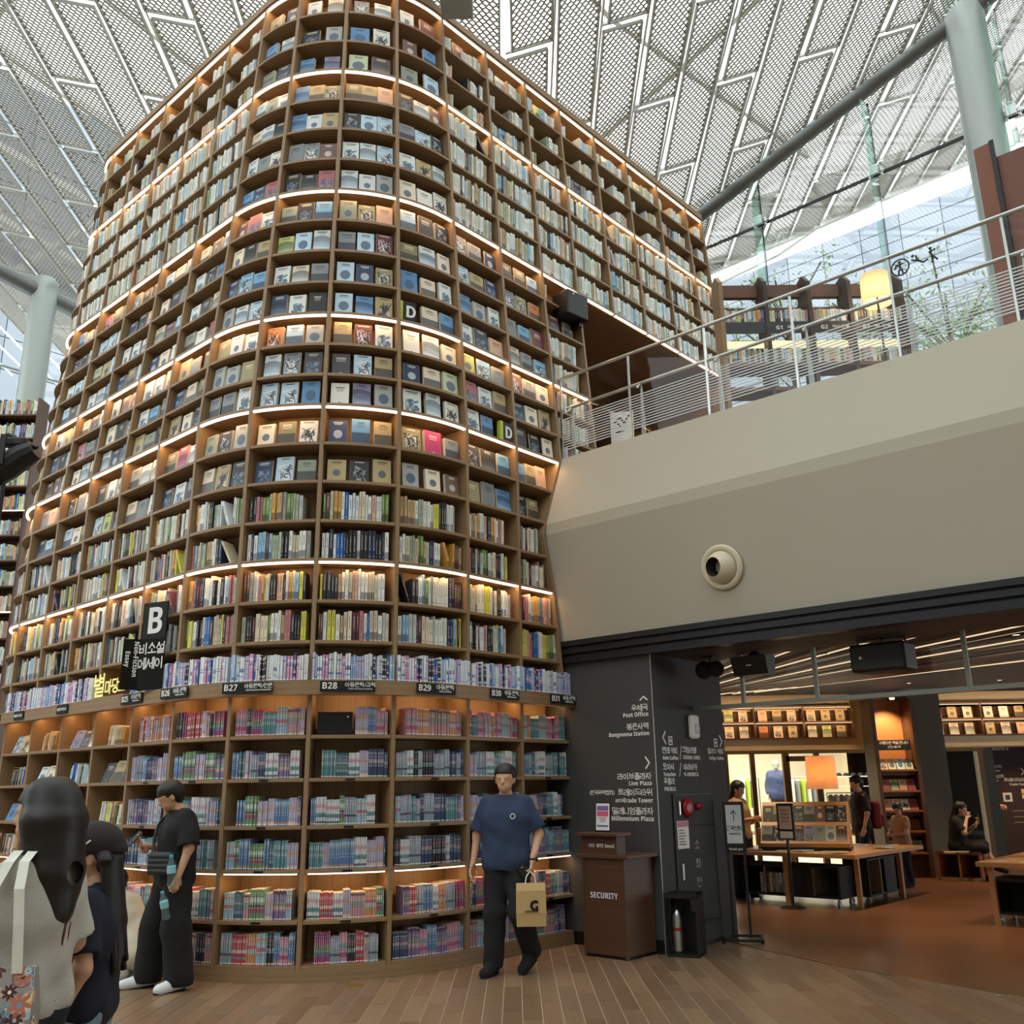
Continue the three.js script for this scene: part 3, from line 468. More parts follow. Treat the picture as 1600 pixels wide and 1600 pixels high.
const MED = ['a', 'ae', 'ya', 'ye', 'eo', 'e', 'yeo', 'ye', 'o', 'o+a', 'o+ae', 'o+i', 'yo', 'u', 'u+eo', 'u+e', 'u+i', 'yu', 'eu', 'eu+i', 'i'];
function syllable(ch) {   // polylines in a unit square, y down
  const c = ch.charCodeAt(0) - 0xac00, out = [], put = (l, x0, y0, x1, y1) => { for (const p of l) { const q = []; for (let i = 0; i < p.length; i += 2) q.push([x0 + p[i] * (x1 - x0), y0 + p[i + 1] * (y1 - y0)]); out.push(q); } };
  const ini = JC[INI[Math.floor(c / 588)]], med = MED[Math.floor((c % 588) / 28)], fin = FIN[c % 28], [m1, m2] = med.split('+');
  if (m2) { const b = fin ? 0.34 : 0.48; put(ini, 0.05, 0.02, 0.58, b); put(MH[m1], 0, b + 0.06, 0.66, fin ? 0.56 : 0.86); put(MV[m2], 0.68, 0, 1, fin ? 0.58 : 1); }
  else if (MV[m1]) { put(ini, 0.03, fin ? 0.03 : 0.14, 0.52, fin ? 0.48 : 0.84); put(MV[m1], 0.6, 0, 1, fin ? 0.54 : 1); }
  else { put(ini, 0.16, 0.02, 0.84, fin ? 0.32 : 0.46); put(MH[m1], 0, fin ? 0.4 : 0.58, 1, fin ? 0.56 : 0.9); }
  if (fin) put(JC[fin], 0.18, 0.64, 0.9, 0.98);
  return out;
}
function strokeGeo(lines, t, depth = 0.003) {   // [[x, y], …] polylines to thin raised bars
  const out = []; for (const l of lines) for (let i = 0; i + 1 < l.length; i++) { const [x0, y0] = l[i], [x1, y1] = l[i + 1], dx = x1 - x0, dy = y1 - y0, len = Math.hypot(dx, dy); out.push(new THREE.BoxGeometry(len + t * 0.9, t, depth).rotateZ(Math.atan2(dy, dx)).translate((x0 + x1) / 2, (y0 + y1) / 2, depth / 2)); }
  return out;
}
function text(str, size, o = {}) {   // geometry list in the xy plane, facing +z; align 'l' | 'r' | 'c'
  const parts = []; let x = 0, latin = '';
  const flush = () => { if (!latin) return; if (latin.trim()) { const g = new TextGeometry(latin, { font: fontBold, size: size * 0.72, depth: 0.003, curveSegments: 3, bevelEnabled: false }); g.translate(x, 0, 0); parts.push(g); } x += [...latin].reduce((w, c) => w + (fontBold.data.glyphs[c]?.ha ?? 600) / fontBold.data.resolution * size * 0.72, 0); latin = ''; };
  for (const ch of str) {
    if (ch >= '가' && ch <= '힣') { flush(); const k = size * 0.92; parts.push(...strokeGeo(syllable(ch).map((l) => l.map(([a, b]) => [x + a * k, (0.93 - b) * k])), size * (o.t ?? 0.115))); x += k * 1.1; }
    else latin += ch;
  }
  flush(); const g = join(parts); const dx = o.align === 'r' ? -x : o.align === 'c' ? -x / 2 : 0; return g.translate(dx + (o.x ?? 0), o.y ?? 0, o.z ?? 0);
}
const chevron = (x, y, s, dir) => join(strokeGeo([dir === 'r' ? [[x - s * .4, y + s], [x + s * .4, y], [x - s * .4, y - s]] : dir === 'l' ? [[x + s * .4, y + s], [x - s * .4, y], [x + s * .4, y - s]] : [[x - s, y - s * .4], [x, y + s * .4], [x + s, y - s * .4]]], s * 0.3));
// directions on the pillar
{
  const g = thing('wall_lettering', 'white directions to Post Office, Live Plaza and Trade Tower on the dark pillar', 'lettering', W(-5.88, 8.657, 0), YAW);
  mesh('arrow', chevron(-0.06, 2.535, 0.045, 'u'), M.letter, g); mesh('arrow', chevron(-0.05, 1.86, 0.055, 'r'), M.letter, g);
  for (const [s, h, k] of [['우체국', 2.41, .072], ['Post Office', 2.345, .064], ['봉은사역', 2.215, .072], ['Bongeunsa Station', 2.145, .06], ['라이브플라자', 1.695, .073], ['Live Plaza', 1.63, .064], ['Trade Tower', 1.455, .064], ['밀레니엄플라자', 1.34, .075], ['Millennium Plaza', 1.27, .067]]) mesh('lettering', text(s, k, { align: 'r', y: h, x: -0.005 }), M.letter, g);
  mesh('lettering', text('트레이드타워', .073, { align: 'r', y: 1.53, x: -0.005 }), M.letter, g); mesh('lettering', text('(한국무역협회)', .05, { align: 'r', y: 1.54, x: -0.5 }), M.letter, g); mesh('lettering', text('(KITA)', .045, { align: 'r', y: 1.46, x: -0.36 }), M.letter, g);
  const q = thing('wall_lettering', 'white directions to coffee shops on the receding dark pillar side', 'lettering', W(-5.827, 8.6, 0), YAW + Math.PI / 2), X = (s) => s - 8.6;
  mesh('arrow', chevron(X(8.84), 2.12, 0.06, 'l'), M.letter, q); mesh('arrow', chevron(X(10.02), 2.11, 0.06, 'r'), M.letter, q);
  for (const x of [X(8.96), X(9.9)]) mesh('lift_mark', [...strokeGeo([[[x - .03, 2.05], [x + .03, 2.05], [x + .03, 2.13], [x - .03, 2.13], [x - .03, 2.05]]], .012), box(.02, .03, .003, x, 2.09, .002)], M.letter, q);
  for (const [s, x, h, k, al] of [['앤레 커피', 8.79, 1.96, .07], ['Anle Coffee', 8.79, 1.89, .055], ['크림라벨', 9.19, 1.97, .07], ['CREAM LABEL', 9.19, 1.9, .055], ['토이셔', 8.79, 1.79, .07], ['Teuscher', 8.79, 1.72, .055], ['아라비카', 9.19, 1.79, .07], ['% ARABICA', 9.19, 1.72, .055], ['푸룰리', 8.79, 1.64, .07], ['FULOLLI', 8.79, 1.57, .055], ['할리스 커피', 10.06, 1.97, .065, 'r'], ['Hollys Coffee', 10.06, 1.9, .05, 'r']]) mesh('lettering', text(s, k, { x: X(x), y: h, align: al ?? 'l' }), M.letter, q);
  mesh('slash', strokeGeo([[[X(9.13), 1.9], [X(9.17), 2.04]], [[X(9.1), 1.72], [X(9.14), 1.86]]], .006), M.letter, q);
}
// hydrant cabinet, strobe light and extinguisher box
{
  const g = thing('hydrant_cabinet', 'dark flush hydrant cabinet with red bell on the pillar side', 'cabinet', W(-5.827, 9.33, 0), YAW + Math.PI / 2), D = std(0x333334, 0.7);
  mesh('door', [bx(-.39, .39, .25, 1.2, 0, .012)], D, g); mesh('upper_panel', bx(-.39, .39, 1.215, 1.52, 0, .012), D, g); mesh('frame', [bx(-.405, -.392, .235, 1.535, 0, .016), bx(.392, .405, .235, 1.535, 0, .016), bx(-.405, .405, 1.522, 1.535, 0, .016), bx(-.405, .405, .235, .248, 0, .016)], M.black, g);
  const red = std(0xa01622, 0.35); mesh('bell', lathe([[0, .05], [.05, .05], [.09, .035], [.1, 0], [0, 0]], 24).rotateX(Math.PI / 2).translate(-.15, 1.39, .012), red, g); mesh('lamp', lathe([[0, .07], [.02, .065], [.035, .04], [.045, 0], [0, 0]], 16).rotateX(Math.PI / 2).translate(.06, 1.4, .012), red, g);
  mesh('lever', rbox(.03, .15, .02, .009, -.3, 1.39, .02), M.steel, g); mesh('lever', rbox(.035, .17, .02, .009, -.3, .75, .02), M.steel, g);
  const pl = mesh('notice', bx(-.36, -.14, .98, 1.26, .012, .016), M.white, g); mesh('heading', bx(-.355, -.145, 1.2, 1.255, .016, .018), red, pl); mesh('lines', [0, 1, 2, 3, 4, 5].map((i) => bx(-.34, -.2 - (i % 3) * .02, 1.02 + i * .028, 1.028 + i * .028, .016, .018)), M.charcoal, pl);
  ['소', '화', '전'].forEach((c, i) => mesh('lettering', text(c, .1, { align: 'c', x: .02, y: .97 - i * .19, z: .012, t: .06 }), std(0xb9b1a2, .5), g));
  const l = thing('strobe_light', 'small white oval strobe light on the dark pillar side', 'light', W(-5.827, 9.4, 2.25), YAW + Math.PI / 2);
  mesh('housing', rbox(.16, .26, .07, .034, 0, 0, .035, 3), M.white, l); mesh('lens', rbox(.08, .1, .03, .012, 0, -.02, .075), std(0xc8ccd0, .1), l);
  const b = thing('extinguisher_box', 'black open metal box for the fire extinguisher beside the pillar', 'box', W(-5.66, 8.78, 0), YAW + 0.35);
  mesh('back', bx(-.16, .16, 0, .58, -.17, -.15), M.black, b); mesh('side', bx(.14, .16, 0, .58, -.17, .15), M.black, b); mesh('side', bx(-.16, -.14, 0, .58, -.17, -.02), M.black, b); mesh('base', bx(-.16, .16, 0, .03, -.17, .17), M.black, b); mesh('hood', [bx(-.16, .16, .54, .58, -.17, .16), bx(.1, .16, .42, .56, .13, .16)], M.black, b);
  const e = thing('fire_extinguisher', 'chrome fire extinguisher standing in the black box', 'extinguisher', W(-5.7, 8.7, 0.03), YAW);
  mesh('cylinder', lathe([[0, 0], [.044, 0], [.048, .02], [.048, .32], [.036, .37], [.018, .39], [.018, .4], [0, .4]], 20), M.steel, e); mesh('valve', [box(.03, .04, .03, 0, .415, 0), box(.09, .012, .02, .03, .45, 0), box(.08, .012, .02, .03, .425, 0)], M.black, e); mesh('hose', tube([V(-.02, .41, 0), V(-.08, .38, .01), V(-.085, .25, .02), V(-.07, .1, .03)], .011), M.black, e); mesh('label_band', cyl(.0485, .0485, .03, 0, .2, 0, 20), std(0x8c1a20, .5), e);
}
// brass plate let into the floor
{ const g = thing('floor_plate', 'small brass cover plate in the floor before the bookcase', 'plate', V(-1.42, 0, -8.99), .1); mesh('plate', rbox(.15, .006, .11, .002, 0, .003, 0), std(0x9a7c40, .35, { metalness: .7 }), g); }
// lectern
{
  const g = thing('lectern', 'dark wooden security lectern with two stepped tops', 'lectern', W(-6.18, 8.4, 0), YAW);
  mesh('front_panel', bx(-.25, .25, .03, .93, .24, .265), M.darkwood, g); mesh('side_panel', bx(.24, .265, .03, .93, -.22, .24), M.darkwood, g); mesh('side_panel', bx(-.265, -.24, .0, .93, -.22, .27), M.darkwood, g); mesh('side_panel', bx(.235, .265, 0, .93, .24, .27), M.darkwood, g);
  mesh('back_panel', bx(-.24, .24, .03, .93, -.22, -.2), M.darkwood, g); mesh('kick_base', bx(-.24, .24, 0, .03, -.2, .25), M.black, g);
  mesh('top', rbox(.64, .035, .56, .006, .01, .945, .02), M.darkwood, g); mesh('riser', [bx(-.25, .17, .962, 1.14, .1, .25), bx(-.275, -.25, .962, 1.14, .1, .255)], M.darkwood, g); mesh('upper_top', rbox(.53, .035, .26, .006, -.05, 1.155, .18), M.darkwood, g);
  mesh('lettering', text('SECURITY', .075, { align: 'c', y: .55, x: .0, z: .266 }), std(0xdfe4f2, .5), g); mesh('lettering', text('WTC Seoul', .045, { align: 'c', y: 1.03, x: .03, z: .251 }), M.letter, g);
  mesh('emblem', [-.17, -.145, -.12].map((x) => new THREE.TorusGeometry(.014, .003, 6, 14).scale(.6, 1, 1).translate(x, 1.047, .252)), M.letter, g);
  const s = thing('tablet_sign', 'framed notice with purple and pink panels on the lectern', 'sign', W(-6.23, 8.23, 1.173), YAW);
  const fr = mesh('frame', rbox(.2, .3, .02, .006, 0, .15, 0), M.black, s); fr.rotation.x = -0.08; const pg = mesh('page', box(.17, .265, .003, 0, .15, .011), std(0xe8e6ea, .5), s), C = [std(0x7d62a8, .5), std(0xd2567e, .5), std(0x54585f, .6), std(0x33507a, .5)]; pg.rotation.x = -0.08;
  mesh('panel', box(.145, .045, .002, 0, .235, .014), C[0], pg); mesh('panel', box(.145, .05, .002, 0, .18, .014), C[1], pg); mesh('lines', [.14, .128, .116, .1].map((y, i) => box(.1 - i * .012, .004, .002, 0, y, .014)), C[2], pg); mesh('panel', box(.14, .014, .002, 0, .06, .014), C[3], pg);
}
// black sign stand by the shop entrance
function signStand(label, p, turn, o) {
  const g = thing('sign_stand', label, 'sign', p, turn);
  for (const x of o.legs) mesh('leg', bx(x - .014, x + .014, .04, o.h0, -.014, .014), M.black, g);
  mesh('foot', o.disc ? [cyl(.17, .17, .015, 0, 0, 0, 20)] : [bx(-.22, .22, .02, .045, -.2, -.17), bx(-.22, .22, .02, .045, .17, .2), bx(-.22, -.19, .02, .045, -.2, .2), bx(.19, .22, .02, .045, -.2, .2), ...[-.2, .2].flatMap((x) => [-.18, .18].map((z) => box(.03, .02, .03, x, .01, z)))], M.black, g);
  mesh('frame', bx(-o.w / 2, o.w / 2, o.h0, o.h1, -.015, .015), M.black, g); const pg = mesh('page', bx(-o.w / 2 + .03, o.w / 2 - .03, o.h0 + o.low, o.h1 - .035, .015, .018), std(o.page, .6), g);
  return [g, pg];
}
{
  const [g, pg] = signStand('tall black stand with a white up-arrow notice by the shop entrance', V(2.42, 0, -11.1), -0.2, { legs: [-.09, .09], h0: .9, h1: 1.44, w: .23, low: .1, page: 0xcfd3d4 });
  mesh('arrow', strokeGeo([[[0, 1.24], [0, 1.34]], [[-.03, 1.31], [0, 1.345], [.03, 1.31]]], .008).map((q) => q.translate(0, 0, .018)), M.charcoal, pg); mesh('lettering', [text('고객센터', .05, { align: 'c', y: 1.14, z: .018 }), text('Service', .035, { align: 'c', y: 1.09, z: .018 })], M.charcoal, pg); mesh('lettering', text('Thank you', .03, { align: 'c', y: .93, z: .016 }), M.letter, g);
}
// ball nozzle on the balcony front, loudspeakers under the beam
{
  const g = thing('air_nozzle', 'round beige ball air nozzle on the balcony front', 'vent', W(-4.77, 8.495, 3.77), YAW); const m = std(0xcfc6ad, .5), t = -.2;
  mesh('flange', lathe([[.16, 0], [.235, 0], [.235, .02], [.21, .045], [.175, .03], [.16, 0]], 36).rotateX(Math.PI / 2 - t), m, g);
  mesh('ball', new THREE.SphereGeometry(.17, 28, 14, 0, Math.PI * 2, .62, 1.2).rotateX(Math.PI / 2).rotateY(-.25).rotateX(.1), m, g); mesh('throat', lathe([[.1, .14], [.085, .1], [.08, -.05], [0, -.05]], 24).rotateX(Math.PI / 2).rotateY(-.25).rotateX(.1), std(0x15150f, .8), g);
  const sp = thing('ball_speaker', 'round black ball loudspeaker pair under the ribbed beam', 'speaker', W(-5.5, 9.3, 2.98), YAW);
  mesh('ball', new THREE.SphereGeometry(.1, 20, 14).translate(-.05, -.13, 0), M.blackMat, sp); mesh('ball', new THREE.SphereGeometry(.09, 20, 14).translate(.11, -.13, .02), M.blackMat, sp); mesh('mount', [cyl(.012, .012, .1, .03, -.1, 0), box(.12, .02, .08, .03, .005, 0)], M.black, sp);
  const wedge = (w, h, d) => loft([-1, 1].map((e) => [V(e * w / 2, 0, -d / 2), V(e * w / 2, 0, d / 2), V(e * w / 2 * .96, -h, d / 2 - .06), V(e * w / 2 * .96, -h, -d / 2)]));
  const s2 = thing('loudspeaker', 'small black wedge loudspeaker hanging under the ribbed beam', 'speaker', W(-4.98, 9.35, 2.95), YAW); mesh('cabinet', wedge(.42, .2, .22), M.black, s2); mesh('mount', [cyl(.09, .03, .05, .03, 0, 0)], M.black, s2); mesh('badge', box(.06, .012, .004, 0, -.1, .09), M.steel, s2);
  const s3 = thing('loudspeaker', 'large black loudspeaker on a yoke under the ribbed beam', 'speaker', W(-3.55, 9.3, 2.99), YAW); mesh('cabinet', rbox(.54, .27, .32, .03, 0, -.2, 0), M.black, s3); mesh('yoke', [bx(-.24, -.225, -.2, 0, -.01, .01), bx(.225, .24, -.2, 0, -.01, .01), bx(-.24, .24, -.02, 0, -.01, .01), cyl(.01, .01, .05, 0, -.04, 0)], M.black, s3); mesh('badge', box(.025, .025, .004, -.16, -.2, .161), M.steel, s3);
}
// transom glazing above the shop entrance
{
  const rail = [W(-5.84, 9.5, 0), W(8, 9.5, 0)];
  struct('trim_5', [run([[9.46, 2.43], [9.46, 2.475], [9.54, 2.475], [9.54, 2.43]], -5.83, 8), ...[-5.2, -4.35, -2.85, -1.2].map((r) => run([[9.48, 2.475], [9.48, 3.0], [9.52, 3.0], [9.52, 2.475]], r - .02, r + .02))], std(0x8b8f8a, .35, { metalness: .6 }), 'grey metal rail and posts of the glazed transom over the shop entrance');
  [[-5.82, -4.37], [-4.33, -2.87], [-2.83, -1.22], [-1.18, 7.9]].forEach(([a, b], i) => { const m = struct(`window_${i + 1}`, run([[9.497, 2.475], [9.497, 3.0], [9.503, 3.0], [9.503, 2.475]], a, b), M.glass, `${['first', 'second', 'third', 'fourth'][i]} glass pane of the transom from the dark pillar`); });
}
// ---------- balcony railing ----------
{
  const g = thing('glass_railing', 'glass balcony railing with steel rails and striped film', 'railing', W(-7, 8.76, 5.55), YAW), L = (r) => r + 7, posts = [];
  for (let r = -7.04; r < 7; r += 1.056) posts.push(r);
  mesh('top_rail', bar(V(L(-7.04), 1.1, 0), V(L(7), 1.1, 0), .021, 10), M.steel, g); mesh('handrail', bar(V(L(-7.0), .71, -.07), V(L(7), .71, -.07), .021, 10), M.steel, g);
  const railGlass = phys({ color: 0xffffff, roughness: .02, transmission: 1, thickness: 0, ior: 1.2 }), frit = std(0xc4cbce, .6);
  posts.forEach((r, i) => {
    mesh('post', [bx(L(r) - .012, L(r) + .012, -.02, 1.09, -.008, .008)], M.steel, g); mesh('bracket', [bar(V(L(r) + .12, .64, 0), V(L(r) + .12, .7, -.06), .009, 6), cyl(.018, .018, .03, L(r) + .12, .625, 0, 10)], M.steel, g);
    mesh('brace', loft([[0, .03], [.62, .012], [.72, .004]].map(([y, w]) => [V(L(r) + .1 - w, y, -.1), V(L(r) + .1 + w, y, -.1), V(L(r) + .1 + w, y, -.115), V(L(r) + .1 - w, y, -.115)])), std(0xa9b0ae, .4, { metalness: .5 }), g);
    if (i + 1 < posts.length) { const p = mesh('pane', bx(L(r) + .014, L(posts[i + 1]) - .014, .02, 1.08, -.005, .005), railGlass, g); mesh('film_stripes', Array.from({ length: 13 }, (_, k) => bx(L(r) + .016, L(posts[i + 1]) - .016, .12 + k * .034, .134 + k * .034, .005, .0065)), frit, p); }
  });
  const k = thing('glass_sticker', 'round black no-leaning pictogram on the railing glass', 'sticker', W(-2.7, 8.742, 6.49), YAW);
  mesh('ring', new THREE.TorusGeometry(.085, .008, 6, 28), M.black, k); mesh('figure', [...strokeGeo([[[0, .02], [0, -.03]], [[-.03, .03], [.03, .03]], [[-.015, -.03], [-.02, -.065]], [[.015, -.03], [.02, -.065]], [[-.05, .0], [-.03, .03]]], .018), new THREE.CircleGeometry(.016, 12).translate(0, .055, .001), ...strokeGeo([[[-.055, .055], [.055, -.055]]], .006)], M.black, k);
  const k2 = thing('glass_sticker', 'black falling-figure pictogram on the railing glass', 'sticker', W(-2.48, 8.742, 6.5), YAW);
  mesh('figure', [...strokeGeo([[[-.1, .02], [-.04, -.01], [.0, -.04]], [[-.06, .05], [-.05, 0]], [[0, -.04], [.04, -.03]], [[.07, .04], [.1, -.02], [.08, -.07]], [[.1, -.02], [.13, -.06]], [[.07, .04], [.12, .05]]], .018), new THREE.CircleGeometry(.016, 12).translate(-.09, .06, .001), new THREE.CircleGeometry(.016, 12).translate(.08, .075, .001)], M.black, k2);
}
// ---------- signs and speakers on the tall bookcase ----------
{
  const bays = [[-3, 'B25', '아동문학', 'Child Literature', .12], [-2, 'B26', '아동 문학', 'Child Literature', .12], [-1, 'B27', '아동문학/인문', 'Child Literature/ Humanities', .2], [0, 'B28', '아동문학/과학', 'Child Literature/ Science', .33], [1, 'B29', '아동문학', 'Child Literature', .33], [2, 'B30', '아동 문학', 'Child Literature', .42], [3, 'B31', '아동 문학', 'Child Literature', .5]];
  for (const [j, no, ko, en, f] of bays) {
    const w = ko.length > 6 ? .52 : .45, u = lerp(COL[j], COL[j + 1], j === 3 ? .7 : f + .1), g = thing('shelf_label', `black shelf label ${no} on the counter front of the tall bookcase`, 'sign', towerAt(u, 2.573, -0.112), towerTurn(u), 'shelf labels');
    mesh('plate', box(w, .1, .012), M.blackMat, g); mesh('lettering', text(no, .085, { x: -w / 2 + .015, y: -.025, z: .006 }), M.letter, g); mesh('lettering', text(ko, ko.length > 6 ? .045 : .052, { align: 'c', x: w * .23, y: -.002, z: .006 }), M.letter, g); mesh('lettering', text(en, .019, { align: 'c', x: w * .23, y: -.03, z: .006 }), M.letter, g);
  }
  [[-2.35, '이달의 추천도서', 'nearest the glowing sign'], [-3.6, '이달의 신간도서', 'second left of the glowing sign'], [-4.35, '이달의 신간도서', 'farthest left of the glowing sign']].forEach(([u, t, w]) => { const g = thing('shelf_label', `small black shelf label in Korean, ${w}`, 'sign', towerAt(u, 2.573, -0.112), towerTurn(u), 'shelf labels'); mesh('plate', box(.28, .1, .012), M.blackMat, g); mesh('lettering', text(t, .034, { align: 'c', y: -.015, z: .006 }), M.letter, g); });
  // glowing yellow name sign standing on the counter
  const un = -1.3, n = thing('neon_sign', 'glowing yellow Korean name sign on the bookcase counter', 'sign', towerAt(un - .13, 2.637, -0.04), towerTurn(un));
  const glow = std(0x000000, 1, { emissive: new THREE.Color(1, .86, .28), emissiveIntensity: .55 });
  const ns = mesh('letters', [text('별', .26, { x: -.3, y: .05, t: .1 }), text('마당도', .16, { x: -.03, y: .06, t: .11 })], glow, n); mesh('bar', box(.7, .02, .03, .1, .01, 0), M.oak, n); areaLight(new THREE.Color(1, .86, .3), 1.2, .6, .2, towerAt(un, 2.78, -0.05), towerAt(un, 2.78, -2));
  // acrylic section sign
  const ub = -.34, b = thing('section_sign', 'black acrylic section sign with a large white B', 'sign', towerAt(ub, 2.637, -0.09), towerTurn(ub) + .28), acr = phys({ color: 0x3a3a40, roughness: .06, transmission: 1, thickness: 0, ior: 1.4 });
  mesh('panel', box(.3, .8, .012, .02, .4, .03), acr, b); const flap = mesh('side_panel', box(.15, .46, .012, -.075, .24, 0), acr, b); flap.position.set(-.14, 0, .02); flap.rotation.y = .75; b.scale.setScalar(1.14);
  mesh('plate', box(.28, .33, .016, .03, .63, .032), M.blackMat, b); mesh('lettering', text('B', .34, { align: 'c', x: .03, y: .51, z: .041 }), M.letter, b); mesh('lettering', text('비소설', .105, { align: 'c', x: .025, y: .335, z: .037 }), M.letter, b); mesh('lettering', text('에세이', .105, { align: 'c', x: .02, y: .2, z: .037 }), M.letter, b);
  mesh('lettering', [text('Non-Fiction', .058, {}).rotateZ(-Math.PI / 2).translate(-.055, .45, .008), text('Essay', .055, {}).rotateZ(-Math.PI / 2).translate(-.125, .36, .008)], M.letter, flap);
  for (const [j, f, no, wh] of [[1, .13, 10, 'above the fourth light strip in bay B29'], [2, .82, 7, 'above the third light strip in bay B30']]) {
    const u = lerp(COL[j], COL[j + 1], f), g = thing('letter_sign', `black sign with white letter D ${wh}`, 'sign', towerAt(u, boards[no - 1].h, .05), towerTurn(u)); mesh('block', box(.16, .24, .05, .02, .12, 0), M.black, g); mesh('edge', box(.05, .24, .052, -.085, .12, 0), std(0xb4c23a, .5), g); mesh('lettering', text('D', .2, { align: 'c', x: .035, y: .05, z: .025 }), M.letter, g);
  }
  const us = 1.52, s = thing('loudspeaker', 'black loudspeaker lying on the top lower shelf of bay B28', 'speaker', towerAt(us, LOWER[5], .05), towerTurn(us)); mesh('cabinet', rbox(.33, .22, .2, .012, 0, .11, -.1), M.black, s); mesh('grille', box(.315, .205, .006, 0, .11, .002), std(0x19191b, .9), s); mesh('badge', box(.012, .014, .003, .12, .17, .006), M.letter, s);
  const u2 = 4.86, s2 = thing('loudspeaker', 'black loudspeaker jutting from the upper right of the tall bookcase', 'speaker', towerAt(u2, 7.62, -.02), towerTurn(u2) - .1); mesh('cabinet', rbox(.4, .36, .3, .02, 0, .25, .0), M.black, s2); mesh('badge', box(.02, .02, .004, -.12, .36, .181), M.steel, s2); mesh('bracket', [bx(.1, .16, 0, .06, -.1, .06)], M.black, s2);
  const tags = []; for (let j = -3; j <= 3; j++) for (const h of LOWER.slice(1, 5)) tags.push(tw(new THREE.BoxGeometry(.09, .018, .004).rotateY(towerTurn((COL[j] + COL[j + 1]) / 2)).translate(...towerAt((COL[j] + COL[j + 1]) / 2, h - .016, -.001).toArray()))); tags.forEach((t) => mesh('shelf_tag', t, M.black, tower));
  const pr = thing('ceiling_projector', 'grey box with a dark lens hanging by the ceiling above the bookcase', 'projector', V(-0.62, 12.2, -9.9)); mesh('housing', rbox(.42, .95, .4, .02, 0, -.45, 0), M.grey, pr); mesh('lens', box(.2, .2, .02, .08, -.6, .2), M.black, pr); mesh('hanger', cyl(.02, .02, .3, 0, 0, 0), M.grey, pr);
}
